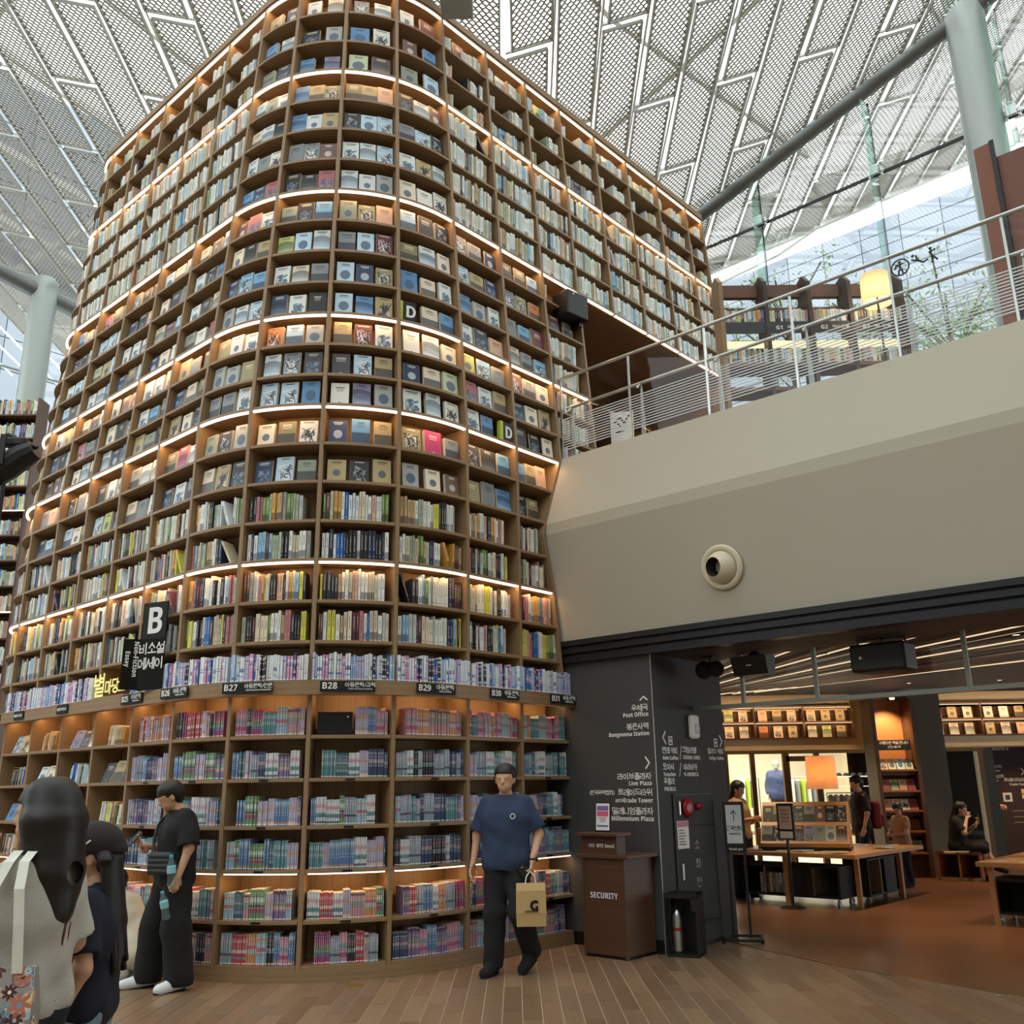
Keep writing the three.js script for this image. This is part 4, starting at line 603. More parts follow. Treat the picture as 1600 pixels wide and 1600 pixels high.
// ---------- upper floor behind the railing ----------
function bookRow(name, label, group, p, turn, x0, x1, ht, dp, set = 'n', parts = 1) {   // a row of single books along local x; each is a thing
  let x = x0, k = 0; while (x < x1 - 0.02) { const w = rr(0.02, 0.045), h = ht * rr(0.85, 1), c = pick(CELL[set]), m = new THREE.Mesh(spineGeo[c], bookMat); const q = V(x + w / 2, 0, 0).applyAxisAngle(V(0, 1, 0), turn).add(p); m.position.copy(q); m.rotation.y = turn; m.scale.set(w * .96, h, dp); m.name = numbered(name); m.castShadow = m.receiveShadow = true; tag(m, `${SP[c].c[0]} book spine, ${ordinal(++k)} from left ${label}`, 'book', group); scene.add(m); x += w; }
}
{
  const g = thing('open_bookcase', 'dark open-backed bookcase marked G1 behind the balcony railing', 'bookcase', V(3.95, 5.5, -11.3)), X = [-1.18, -.6, -.03, .5, 1.18], br = std(0x6b4c3a, .6);
  X.forEach((x, i) => mesh('upright', loft([0, 2.45, 2.62].map((y) => [V(x - .025, y, -.2), V(x + .025, y, -.2), V(x + .025, y, y > 2.5 ? 0.02 : .2), V(x - .025, y, y > 2.5 ? 0.02 : .2)])), i ? std(0x3a2d28, .6) : M.oak, g));
  for (const [y, t] of [[2.43, .18], [2.12, .12], [1.24, .05], [.9, .05], [.45, .05]]) for (let i = 0; i < 4; i++) mesh(t > .15 ? 'header' : 'shelf_board', bx(X[i] + .025, X[i + 1] - .025, y - t / 2 + .05, y + t / 2 + .05, -.18, t > .1 ? -.1 : .16), br, g);
  for (let i = 0; i < 4; i++) { mesh('sign_band', bx(X[i] + .025, X[i + 1] - .025, 1.72, 1.88, .16, .18), std(0x252a2c, .5), g); mesh('light_panel', bx(X[i] + .03, X[i + 1] - .03, 1.58, 1.68, .02, .03), std(0x000000, 1, { emissive: new THREE.Color(1, .72, .38), emissiveIntensity: .8 }), g); }
  for (const [t, x] of [['G1', -.5], ['G2', .08], ['G3', .62]]) mesh('lettering', [text(t, .075, { x, y: 1.77, z: .18 }), text('역사/인물', .05, { x: x + .15, y: 1.78, z: .18 })], M.letter, g);
  areaLight(WARM, 1.6, 2.2, .08, V(3.95, 7.15, -11.2), V(3.95, 6.4, -11.15));
  for (let i = 0; i < 4; i++) { bookRow('bookcase_book', `in ${ordinal(i + 1)} upper bay of bookcase G1`, 'books on bookcase G1', V(3.95, 7.375, -11.14), 0, X[i] + .03, X[i + 1] - .03, .2, .16); bookRow('bookcase_book', `in ${ordinal(i + 1)} lower bay of bookcase G1`, 'books on bookcase G1', V(3.95, 6.815, -11.14), 0, X[i] + .03, X[i + 1] - .03, .2, .16); }
  const l = thing('floor_lamp', 'floor lamp with a cream drum shade behind the balcony railing', 'lamp', V(4.65, 5.46, -10.75)); mesh('base', cyl(.15, .15, .02), M.black, l); mesh('pole', cyl(.013, .013, 2.05), M.black, l);
  const sh = phys({ color: 0xe8cfa6, roughness: .95, transmission: .4, thickness: 0, side: THREE.DoubleSide, emissive: new THREE.Color(1, .68, .36), emissiveIntensity: .04 }); mesh('lamp_shade', lathe([[.185, 1.97], [.19, 1.97], [.18, 2.34], [.175, 2.34], [.185, 1.97]], 32), sh, l); mesh('bulb', new THREE.SphereGeometry(.04, 14, 10).translate(0, 2.12, 0), std(0x000000, 1, { emissive: new THREE.Color(1, .75, .45), emissiveIntensity: 3 }), l);
  const pl = new THREE.PointLight(new THREE.Color(1, .8, .56), 0.22); pl.position.set(4.65, 7.58, -10.75); pl.castShadow = true; scene.add(pl);
  const cab = thing('tall_cabinet', 'tall brown wooden cabinet at the right end of the balcony', 'cabinet', W(-1.5, 10.6, 5.5), YAW); mesh('body', bx(-.72, .6, 0, 2.75, -.4, .3), std(0x6b3f2c, .55), cab); mesh('side', loft([0, 2.95].map((y) => [V(-.72, y, .3), V(-.55, y, .32), V(-.55, y, -.3), V(-.72, y, -.3)])), std(0x7a4733, .55), cab); mesh('edge_trim', bx(-.55, -.5, 0, 2.96, .3, .34), M.black, cab);
  const po = thing('art_panel', 'white panel with black drawing standing behind the balcony glass', 'panel', W(-7.12, 10.2, 5.5), YAW + .5); mesh('board', bx(-.16, .16, .25, 1.15, -.01, .01), M.white, po); mesh('drawing', [...strokeGeo([[[-.1, 1.0], [-.02, 1.06], [.03, .98], [.1, 1.08]], [[-.06, .98], [-.03, .94]], [[-.08, .85], [.02, .85]]], .025).map((q) => q.translate(0, 0, .01))], M.black, po); mesh('stand', [bx(-.14, .14, 0, .03, -.12, .12), bx(-.015, .015, 0, .3, -.015, .015)], M.black, po);
}
// ---------- glass front on the right, its column and pipe ----------
const SG = 15;
{
  const col = (name, r, s, h0, h1, label) => { const m = struct(name, [cyl(.31, .31, h1 - h0, 0, 0, 0, 36), ...[.35, .62].map((t) => cyl(.312, .312, .012, 0, (h1 - h0) * t, 0, 36))], std(0x9fa7a2, .42, { metalness: .35 }), label); m.position.copy(W(r, s, h0)); return m; };
  col('column_1', -3.02, SG, 5.5, 14.6, 'thick grey steel column at the upper right');
  col('column_2', -23, 8.0, 0, 14.1, 'thick grey steel column at the far left');
  const pipe = (name, pts, r, label) => struct(name, tube(pts, r, 14, 12), std(0x6f7370, .45, { metalness: .3 }), label);
  pipe('trim_6', [-12, -8.25, -3.03, 8].map((r) => W(r, SG, 14.13 + (r + 3.03) * .278)), .14, 'grey round edge pipe under the ceiling along the right glass front');
  pipe('trim_7', [-6, 8, 30].map((s) => { const p = W(-23, s); return W(-23, s, ceilH(p.x, p.z) - .45); }), .2, 'grey round edge pipe under the ceiling at the far left');
  const ft = (r) => 14.0 + (r + 3.03) * .278, levels = [5.5, 8.4, 12.0], rs = [-9.2, -7.1, -4.85, -2.6, -.35, 1.9, 4.2, 8]; let w = 5;
  for (let i = 0; i + 1 < rs.length; i++) for (let k = 0; k < 3; k++) {
    const a = rs[i] + .012, b = rs[i + 1] - .012, lo = levels[k] + .012, top = (r) => k < 2 ? levels[k + 1] - .012 : ft(r); if (top(a) < lo + .1) continue;
    struct(`window_${w++}`, loft([a, b].map((r) => [W(r, SG + .18, lo), W(r, SG + .18, top(r)), W(r, SG + .2, top(r)), W(r, SG + .2, lo)])), M.glass, `${ordinal(i + 1)} pane from the left in ${['lower', 'middle', 'upper'][k]} row of the right glass front`);
  }
  rs.slice(1, -1).forEach((r, i) => {
    const g = thing('glass_fin', `upright glass fin, ${ordinal(i + 1)} from the bookcase on the right glass front`, 'glass fin', W(r, SG, 5.5), YAW); mesh('fin', bx(-.012, .012, .1, ft(r) - 5.5 - .1, -.17, .16), phys({ color: 0xd6ebe2, roughness: .03, transmission: 1, thickness: 0, ior: 1.5 }), g);
    for (const l of [8.4, 12.0]) { if (l > ft(r) - .3) continue; const f = mesh('fitting', [rbox(.16, .2, .05, .012, 0, l - 5.5, -.02), rbox(.3, .08, .05, .012, 0, l - 5.5, -.1)], M.steel, g); mesh('bolts', [-.1, .1].flatMap((x) => [-.06, .06].map((y) => new THREE.CylinderGeometry(.025, .025, .06, 10).rotateX(Math.PI / 2).translate(x, l - 5.5 + y, -.12))), M.steel, f); }
    mesh('joint', bx(-.012, .012, .05, ft(r) - 5.5, -.2, -.17), M.black, g);
  });
  struct('trim_8', [8.4, 12.0].map((h) => run([[SG + .17, h - .025], [SG + .17, h + .025], [SG + .21, h + .025], [SG + .21, h - .025]], -9.2, 8)), M.black, 'black horizontal joints of the right glass front');
  struct('wall_upper', [run([[SG + .1, 5.5], [SG + .1, 13], [SG + .3, 13], [SG + .3, 5.5]], -14, -9.2)], std(0x5d6468, .6), 'grey wall end beside the right glass front');
  // buildings outside
  const face = (name, label, mk, n0, n1, m0, m1, pw, ph, mat) => { const g = thing(name, label, 'building', mk.p, mk.t); mesh('core', mk.core, std(0x8c949a, .8), g); const geo = box(pw - .05, ph - .05, .08); for (let i = n0; i < n1; i++) for (let k = m0; k < m1; k++) { const m = mesh('facade_panel', geo, mat[(i * 7 + k * 3) % mat.length + 0] ?? mat[0], g); m.geometry = geo; m.position.set((i + .5) * pw, (k + .5) * ph, .06); } };
  const pm = [std(0x858d98, .55), std(0x7f8793, .55), std(0x89919b, .55)];
  face('office_building', 'pale building of grey panels outside the right glass front', { p: W(-30, 45, 0), t: YAW, core: bx(0, 44, 0, 29.7, -6, 0) }, 2, 18, 20, 39, 2.05, .76, pm);
  face('office_building', 'pale building outside the left glass front', { p: W(-42, -14, 0), t: YAW + Math.PI / 2, core: bx(0, 60, 0, 34, -6, 0) }, 6, 16, 6, 22, 3.4, 1.5, pm);
}
// trees outside
struct('ground', run([[20, 5.3], [20, 5.5], [44, 5.5], [44, 5.3]], -30, 10), std(0x8f8d86, .9), 'paved ground outside the right glass front');
{
  const leafG = (() => { const s = new THREE.Shape(); s.moveTo(0, 0); s.quadraticCurveTo(.05, .06, 0, .16); s.quadraticCurveTo(-.05, .06, 0, 0); return new THREE.ShapeGeometry(s, 3); })(), leafM = std(0x8db56c, .9, { side: THREE.DoubleSide });
  [[-8.5, 19, 8.3, 1.5, 'slim green tree outside the glass left of the upper lamp'], [-5.05, 18.8, 6.3, 1.3, 'slim green tree outside the glass right of the upper lamp'], [-7.0, 19.6, 7.3, 1.0, 'slim green tree outside the glass behind bookcase G1']].forEach(([r, s, h, k, label]) => {
    const t = thing('tree', label, 'tree', W(r, s, 5.5)); const tips = [], limbs = [tube([V(0, 0, 0), V(.05, h * .4, .05), V(0, h * .75, 0)], .07, 7)];
    for (let i = 0; i < 16; i++) { const y = rr(h * .55, h * .8), a = rr(0, 6.28), l = rr(.5, 1) * k, e = V(Math.cos(a) * l, y + rr(.5, 1.6), Math.sin(a) * l); limbs.push(tube([V(0, y, 0), V(e.x * .5, (y + e.y) / 2 + .1, e.z * .5), e], .02, 5)); tips.push([V(0, y, 0), e]); }
    mesh('trunk', limbs, std(0x5a4a3c, .9), t); const im = new THREE.InstancedMesh(leafG, leafM, 1400), m = new THREE.Matrix4(), q = new THREE.Quaternion();
    for (let i = 0; i < 1400; i++) { const [a, e] = pick(tips), p = a.clone().lerp(e, rr(.3, 1.15)).add(V(rr(-.35, .35), rr(-.3, .3), rr(-.35, .35))); q.setFromEuler(new THREE.Euler(rr(0, 6), rr(0, 6), rr(0, 6))); m.compose(p, q, V(1, 1, 1).multiplyScalar(rr(.5, 1))); im.setMatrixAt(i, m); } im.name = 'foliage'; im.userData.kind = 'stuff'; t.add(im);
  });
}
// ---------- far left: second bookcase, glass front, stage light ----------
{
  struct('window_40', loft([-12, 26].map((s) => [W(-24, s, 5), W(-24, s, 13.6), W(-24.03, s, 13.6), W(-24.03, s, 5)])), M.glass, 'tall glass front at the far left');
  struct('trim_9', [6.6, 8.3, 10.1, 11.9].map((h) => run([[-12, h], [-12, h + .05], [26, h + .05], [26, h]], -23.98, -23.93)), M.grey, 'thin joints of the far left glass front');
  const g = thing('far_bookcase', 'distant bookcase with lit shelves at the left edge', 'bookcase', W(-20.5, 6.2, 0), YAW + .75);
  mesh('back_panel', bx(-3.2, 1.2, 0, 9.6, -.45, -.4), M.darkwood, g); for (let y = .4; y < 9.7; y += .52) mesh('shelf_board', bx(-3.2, 1.2, y - .03, y, -.4, 0), M.darkwood, g); for (let x = -3.2; x <= 1.3; x += .88) mesh('upright', bx(x - .025, x + .025, 0, 9.6, -.4, 0), M.darkwood, g);
  for (const y of [5.05, 7.13, 8.17]) mesh('light_strip', bx(-3.2, 1.2, y + .002, y + .03, -.04, 0), M.ledGlow, g);
  const list = []; for (let y = .4; y < 9.4; y += .52) for (let x = -3.15; x < 1.15;) { const w = rr(.03, .06); list.push({ cell: pick(CELL.n), m: new THREE.Matrix4().makeTranslation(x + w / 2, y, -.06).multiply(new THREE.Matrix4().makeScale(w * .95, rr(.28, .36), .2)) }); x += w; }
  const o = mesh('books', mergeBooks(list, spineGeo), bookMat, g); o.userData.kind = 'stuff';
  const l = thing('stage_light', 'black stage light on a tall pole at the left edge', 'stage light', V(-4.52, 0, -8.0)); mesh('pole', cyl(.022, .022, 4.55), M.black, l); mesh('foot', [0, 1, 2].map((i) => bar(V(0, .5, 0), V(Math.cos(i * 2.1) * .5, .02, Math.sin(i * 2.1) * .5), .016)), M.black, l);
  mesh('yoke', [bar(V(-.02, 4.75, 0), V(.26, 4.62, 0), .02), rbox(.2, .08, .16, .02, .08, 4.66, 0)], M.black, l);
  mesh('lamp_head', loft([[-.1, 4.36, .12], [.02, 4.45, .13], [.15, 4.55, .12], [.24, 4.6, .1]].map(([x, y, r]) => Array.from({ length: 12 }, (_, i) => { const a = i / 12 * 6.283; return V(x - Math.sin(a) * r * .5, y + Math.sin(a) * r * .8, Math.cos(a) * r); }))), M.black, l); mesh('side_arm', bx(.0, .05, 4.42, 4.7, .13, .15), M.black, l);
}
// ---------- the shop below the balcony ----------
const coverFlat = (label, group, p, turn, w, h, d, tiltBack, cell, name = 'magazine') => { const m = new THREE.Mesh(coverGeo[cell], coverMat); m.name = numbered(name); m.position.copy(p); m.rotation.order = 'YXZ'; m.rotation.set(-tiltBack, turn, 0); m.scale.set(w, h, d); m.castShadow = m.receiveShadow = true; tag(m, label, name === 'magazine' ? 'magazine' : 'book', group); scene.add(m); return m; };
const glowWarm = std(0x000000, 1, { emissive: new THREE.Color(1, .74, .45), emissiveIntensity: .55 });
{ // glowing strips stand in for reflections fanning over the slatted ceiling
  const g = thing('ceiling_lights', 'thin warm glowing lines imitating reflections across the dark shop ceiling', 'ceiling reflections', V(4, 3.3, -15)); const f = V(2.6, 0, -21.3);
  for (let i = 0; i < 26; i++) { const e = W(-6.9 + i * .4 + i * i * .012, 9.9 + i * .06), a = f.clone().lerp(e, .16 + (i % 3) * .03), d = e.clone().sub(a), n = V(-d.z, 0, d.x).normalize().multiplyScalar(.007), o = V(4, 3.3, -15); mesh('light_line', loft([a, e].map((p) => [p.clone().add(n), p.clone().sub(n), p.clone().sub(n).setY(-.015), p.clone().add(n).setY(-.015)].map((q) => V(q.x - o.x, q.y < 0 ? -.015 : 0, q.z - o.z)))), glowWarm, g); }
  for (let i = 0; i < 16; i++) { const e = W(-6.5 + i * .75 + i * i * .035, 9.9), a = f.clone().lerp(e, .2), d = e.clone().sub(a), n = V(-d.z, 0, d.x).normalize().multiplyScalar(.05), o = V(4, 3.3, -15); mesh('slat', loft([a, e].map((p) => [p.clone().add(n), p.clone().sub(n), p.clone().sub(n).setY(-.03), p.clone().add(n).setY(-.03)].map((q) => V(q.x - o.x, q.y < 0 ? -.03 : 0, q.z - o.z)))), M.darkwood, g); }
}
const shopSpots = [[4.2, -12.8, 9], [5.6, -14.2, 9], [6.0, -11.3, 8], [7.6, -13.4, 8], [8.4, -16.6, 7], [6.95, -16.9, 7], [4.6, -17.6, 7], [3.4, -14.8, 6], [9.8, -14.2, 7], [5.4, -10.2, 6], [10.5, -20.6, 14], [11.4, -21.9, 16]];  // last two are added lamps that brighten the dark passage
shopSpots.forEach(([x, z, I], i) => {
  const g = thing('downlight', `recessed warm downlight in the shop ceiling, number ${i + 1}`, 'light', V(x, 3.29, z), 0, 'shop downlights'); g.userData.label = `small recessed warm downlight, ${ordinal(1 + shopSpots.filter((q) => q[0] < x).length)} from left in the dark shop ceiling`;
  mesh('rim', lathe([[.045, 0], [.065, 0], [.065, .012], [.045, .012]], 20), M.blackMat, g); mesh('lens', cyl(.045, .045, .004, 0, .004, 0, 16), std(0x000000, 1, { emissive: new THREE.Color(1, .8, .55), emissiveIntensity: 2 }), g);
  const s = new THREE.SpotLight(new THREE.Color(1, .72, .42), I, 0, .62, .6, 2); s.position.set(x, 3.27, z); s.target.position.set(x, 0, z); s.castShadow = true; scene.add(s, s.target);
});
// lit wall shelves above the shop front
function litShelf(label, x0, x1, z, bays, where) {
  const g = thing('wall_shelf', label, 'shelf', V(x0, 2.46, z)), w = x1 - x0, dk = std(0x4a2c1a, .6); mesh('back_panel', bx(0, w, 0, .62, -.28, -.25), M.darkwood, g);
  for (const y of [0, .305, .6]) mesh('shelf_board', bx(0, w, y - .012, y + .018, -.25, .0), dk, g); for (let i = 0; i <= bays; i++) mesh('divider', bx(w / bays * i - .015, w / bays * i + .015, 0, .6, -.25, 0), dk, g);
  for (const y of [.28, .575]) mesh('light_strip', bx(.02, w - .02, y, y + .012, -.03, -.01), glowWarm, g);
  for (const y of [.285, .58]) areaLight(WARM, 14, w, .03, V(x0 + w / 2, 2.46 + y, z + .12), V(x0 + w / 2, 2.46 + y - .25, z - .2));
  for (let r = 0; r < 2; r++) for (let b = 0; b < bays; b++) for (let k = 0; k < 3; k++) { const c = pick([18, 42, 2, 3, 18, 26, 16, 42, 2, 26, 27, 41, 20]); coverFlat(`${CV[c].c[0]} cover book, ${ordinal(k + 1)} in ${ordinal(b + 1)} bay of ${r ? 'upper' : 'lower'} lit shelf ${where}`, 'books on the lit wall shelves', V(x0 + w / bays * (b + .2 + k * .3), 2.48 + r * .305, z - .12), 0, .17, .22, .02, .12, c, 'shelf_book'); }
}
litShelf('lit two-row wall shelf above the clothes shop front', 3.7, 6.55, -18.8, 3, 'left of the column'); litShelf('lit two-row wall shelf right of the wooden column', 7.92, 11.9, -18.5, 4, 'right of the column');
struct('wall_shop', [bx(3.5, 6.6, 2.26, 2.46, -19.1, -18.85), bx(7.85, 12.5, 2.26, 2.46, -18.8, -18.55), bx(3.5, 6.6, 3.0, 3.4, -19.1, -19), bx(7.8, 12.5, 3.0, 3.4, -18.85, -18.75), bx(3.5, 12.5, 2.26, 3.4, -19.3, -19.15)], std(0xd9c49c, .8), 'cream bulkhead carrying the lit wall shelves');
// column display
{
  const g = thing('column_display', 'tall wooden column shelf lit from above with five rows of books', 'display shelf', V(6.9, 0, -17.9)), dk = std(0x2a1d17, .7);
  mesh('side_wall', bx(-.4, -.33, 0, 3.1, -.3, .22), M.darkwood, g); mesh('side_wall', bx(.33, .4, 0, 3.1, -.3, .22), M.darkwood, g); mesh('back_panel', bx(-.33, .33, 0, 3.1, -.3, -.25), std(0xffffff, .5, { map: tex(grainCanvas([168, 108, 62], 26, 600)) }), g);
  mesh('sign_board', bx(-.3, .3, 2.18, 2.36, .1, .12), M.blackMat, g); mesh('lettering', [text('아름다운 책을 만나다', .055, { align: 'c', y: 2.29, z: .12 }), text('신간 베스트', .045, { align: 'c', y: 2.22, z: .12 })], M.letter, g);
  [1.83, 1.47, 1.13, .78, .42].forEach((y, i) => { mesh('ledge', loft([-.33, .33].map((x) => [V(x, y - .02, .22), V(x, y + .012, .22), V(x, y + .012, .06), V(x, y + .2, -.02), V(x, y + .2, -.04), V(x, y - .02, .02)])), std(0xffffff, .5, { map: tex(grainCanvas([150, 88, 48], 24, 500)) }), g); mesh('riser', bx(-.33, .33, y - .09, y - .02, -.25, .1), M.darkwood, g); for (let k = 0; k < (i === 3 ? 2 : 4); k++) { const c = pick([15, 11, 20, 18, 26, 35, 42, 17, 9, 39]); coverFlat(`${CV[c].c[0]} book, ${ordinal(k + 1)} from left on ${ordinal(i + 1)} ledge of the column display`, 'books on the column display', V(6.67 + k * .155, y + .014, -17.78), 0, .14, .2, .015, .36, c, 'ledge_book'); } });  // riser: dark strip standing in for the shadow gap below each ledge
  mesh('base_panel', bx(-.33, .33, 0, .32, -.25, .1), M.darkwood, g); const s = new THREE.SpotLight(new THREE.Color(1, .7, .38), 5, 0, .75, .5, 2); s.position.set(6.9, 3.06, -17.62); s.target.position.set(6.9, 2.3, -18.1); scene.add(s, s.target); mesh('lamp', cyl(.04, .05, .03, 0, 3.075, .28, 14), std(0x000000, 1, { emissive: new THREE.Color(1, .8, .55), emissiveIntensity: 2 }), g);
  struct('wall_column', [bx(7.3, 7.9, 0, 3.4, -18.9, -17.95)], std(0x5b544a, .8), 'grey clad column beside the wooden column shelf');
}
// bench with cubbies
{
  const g = thing('bench', 'low wooden cube bench beside the column shelf', 'bench', V(7.62, 0, -17.35), YAW); mesh('seat', bx(-.3, .42, .42, .47, -.35, .25), M.darkwood, g); for (const x of [-.3, .05, .385]) mesh('divider', bx(x, x + .035, 0, .42, -.35, .25), std(0x9a5f38, .5), g); mesh('base', bx(-.3, .42, 0, .05, -.35, .25), std(0x9a7a50, .5), g); mesh('back', bx(-.3, .42, .05, .42, -.35, -.33), M.darkwood, g); mesh('end_panel', bx(-.31, -.29, 0, .47, -.36, .26), std(0xffffff, .5, { map: tex(grainCanvas([140, 86, 52], 24, 500)) }), g);
}
// display tables with rolling carts
M.table = std(0xffffff, .45, { map: tex(grainCanvas([176, 126, 78], 26, 500)) });
function cart(label, p, turn, w, d, h, cubbies, nBooks) {
  const g = thing('rolling_cart', label, 'cart', p, turn), dk = std(0x1d1b1b, .7); mesh('body', [bx(-w / 2, w / 2, .1, .13, -d / 2, d / 2), bx(-w / 2, w / 2, h - .03, h, -d / 2, d / 2), bx(-w / 2, w / 2, .1, h, -d / 2, -d / 2 + .03)], dk, g);
  for (let i = 0; i <= cubbies; i++) mesh('divider', bx(-w / 2 + (w - .03) * i / cubbies, -w / 2 + (w - .03) * i / cubbies + .03, .13, h - .03, -d / 2, d / 2), i && i < cubbies ? std(0x7a6a52, .6) : dk, g);
  mesh('shelf_panel', bx(-w / 2 + w * .45, -w / 2 + w * .75, .13, h - .03, d / 2 - .02, d / 2), dk, g);
  for (const x of [-w / 2 + .06, w / 2 - .06]) for (const z of [-d / 2 + .06, d / 2 - .06]) { const c = mesh('caster', [new THREE.CylinderGeometry(.04, .04, .03, 14).rotateZ(Math.PI / 2).translate(x, .04, z), box(.02, .05, .04, x, .085, z)], M.steel, g); }
  return g;
}
{
  const T = thing('display_table', 'wooden display table stacked with magazines in the shop', 'table', W(-6.7, 14.15, 0), YAW); mesh('tabletop', bx(-1.1, 1.08, .65, .7, -1.25, 1.25), M.table, T); for (const [x, z] of [[-.98, 1.1], [.92, .85], [.92, -.65], [-.98, -1.1], [.0, 1.1]]) mesh('leg', bx(x - .03, x + .03, 0, .65, z - .03, z + .03), M.table, T);
  cart('long dark rolling cart under the near display table', W(-6.75, 13.45, 0), YAW, 1.5, .5, .52, 4); const c2 = cart('open dark rolling cart at the end of the near display table', W(-5.98, 14.35, 0), YAW + Math.PI / 2, 1.3, .36, .6, 3);
  for (let i = 0; i < 8; i++) coverFlat(`${CV[(i * 5 + 3) % 60].c[0]} magazine, ${ordinal(i + 1)} from left in the near rolling cart`, 'magazines in the rolling cart', W(-7.2 + i * .05, 13.24, .14), YAW, .03, .26, .2, 0, (i * 5 + 3) % 60);
  const rk = thing('magazine_rack', 'two-step wooden magazine rack on the near display table', 'rack', W(-6.65, 13.65, .7), YAW + .35); mesh('base', bx(-.62, .62, 0, .05, -.3, .3), M.black, rk); mesh('step', loft([-.62, .62].map((x) => [V(x, .05, .3), V(x, .1, .3), V(x, .4, -.02), V(x, .05, -.02)])), M.table, rk); mesh('step', loft([-.62, .62].map((x) => [V(x, .05, -.02), V(x, .36, -.0), V(x, .66, -.26), V(x, .05, -.28)])), M.table, rk); mesh('end_panel', bx(-.65, -.62, 0, .3, -.3, .3), M.table, rk);
  const ry = YAW + .35; for (let r = 0; r < 2; r++) for (let i = 0; i < 8; i++) { const p = V(-.52 + i * .148, r ? .38 : .11, r ? .0 : .28).applyAxisAngle(V(0, 1, 0), ry).add(W(-6.65, 13.65, .7)), c = [10, 5, 34, 13, 19, 58, 21, 37, 29, 4, 45, 53, 10, 61, 30, 5][(i + r * 8) % 16]; coverFlat(`${CV[c].c[0]} magazine, ${ordinal(i + 1)} on the ${r ? 'back' : 'front'} step of the magazine rack`, 'magazines on the rack', p, ry, .15, .27, .012, .55, c); }
  for (let i = 0; i < 26; i++) { const r = rr(-7.6, -5.75), s = i < 9 ? rr(13.0, 13.15) : rr(14.2, 15.2), c = Math.floor(rr(0, 62)), p = W(i < 9 ? -7.6 + i * .21 : r, s, .7 + (i % 3) * .012); const m = coverFlat(`${CV[c].c[0]} magazine lying flat on the near display table, number ${i + 1}`, 'magazines lying on the near table', p, YAW + rr(-.2, .2), .2, .27, .012, Math.PI / 2 - .001, c); m.userData.label = i < 9 ? `${CV[c].c[0]} magazine lying flat, ${ordinal(i + 1)} along the front edge of the near table` : `${CV[c].c[0]} magazine lying flat, ${ordinal(Math.round((r + 7.7) * 60))} place from the left on the near table's back half`; }
  const T2 = thing('display_table', 'wooden display table with flat magazines at the right edge', 'table', W(-2.9, 13.7, 0), YAW); mesh('tabletop', bx(-1.1, 1.3, .65, .7, -1.2, 1.15), M.table, T2); for (const [x, z] of [[-.98, 1.0], [1.1, 1.0], [-.98, -1.0], [1.1, -1.0]]) mesh('leg', bx(x - .03, x + .03, 0, .65, z - .03, z + .03), M.table, T2);
  cart('dark rolling cart under the table at the right edge', W(-3.2, 13.15, 0), YAW, 1.5, .6, .5, 2);
  for (let i = 0; i < 12; i++) { const c = (i * 13 + 2) % 62, m = coverFlat('', 'magazines lying on the right table', W(-3.8 + (i % 6) * .3, 12.8 + Math.floor(i / 6) * .4, .7), YAW + rr(-.15, .15), .21, .28, .02, Math.PI / 2 - .001, c); m.userData.label = `${CV[c].c[0]} magazine lying flat, ${ordinal(i % 6 + 1)} in the ${i < 6 ? 'front' : 'back'} row of the right edge table`; }
  const [ps, pg] = signStand('black pole stand with a small printed notice before the display table', W(-6.5, 12.78, 0), YAW - .1, { legs: [0], h0: .88, h1: 1.36, w: .26, low: .14, page: 0xd8c4b4, disc: true }); mesh('lines', [1.27, 1.22, 1.17, 1.12].map((y) => box(.13, .012, .002, 0, y, .019)), std(0x9c6a50, .6), pg); mesh('card', box(.2, .09, .003, 0, .945, .017), M.white, ps);
  const l = thing('table_lamp', 'tall floor lamp with a square orange glowing shade in the shop', 'lamp', V(5.12, 0, -16.5)); mesh('base', cyl(.16, .16, .02), M.black, l); mesh('pole', cyl(.014, .014, 1.6), M.black, l);
  mesh('lamp_shade', lathe([[.25, 1.53], [.255, 1.53], [.235, 2.06], [.23, 2.06], [.25, 1.53]], 32), phys({ color: 0xe2b478, roughness: .95, transmission: .4, thickness: 0, side: THREE.DoubleSide, emissive: new THREE.Color(1, .7, .38), emissiveIntensity: .12 }), l); mesh('bulb', new THREE.SphereGeometry(.05, 14, 10).translate(0, 1.72, 0), std(0x000000, 1, { emissive: new THREE.Color(1, .75, .45), emissiveIntensity: 3 }), l); const pl = new THREE.PointLight(new THREE.Color(1, .76, .5), .9); pl.position.set(5.12, 1.78, -16.5); pl.castShadow = true; scene.add(pl);
}
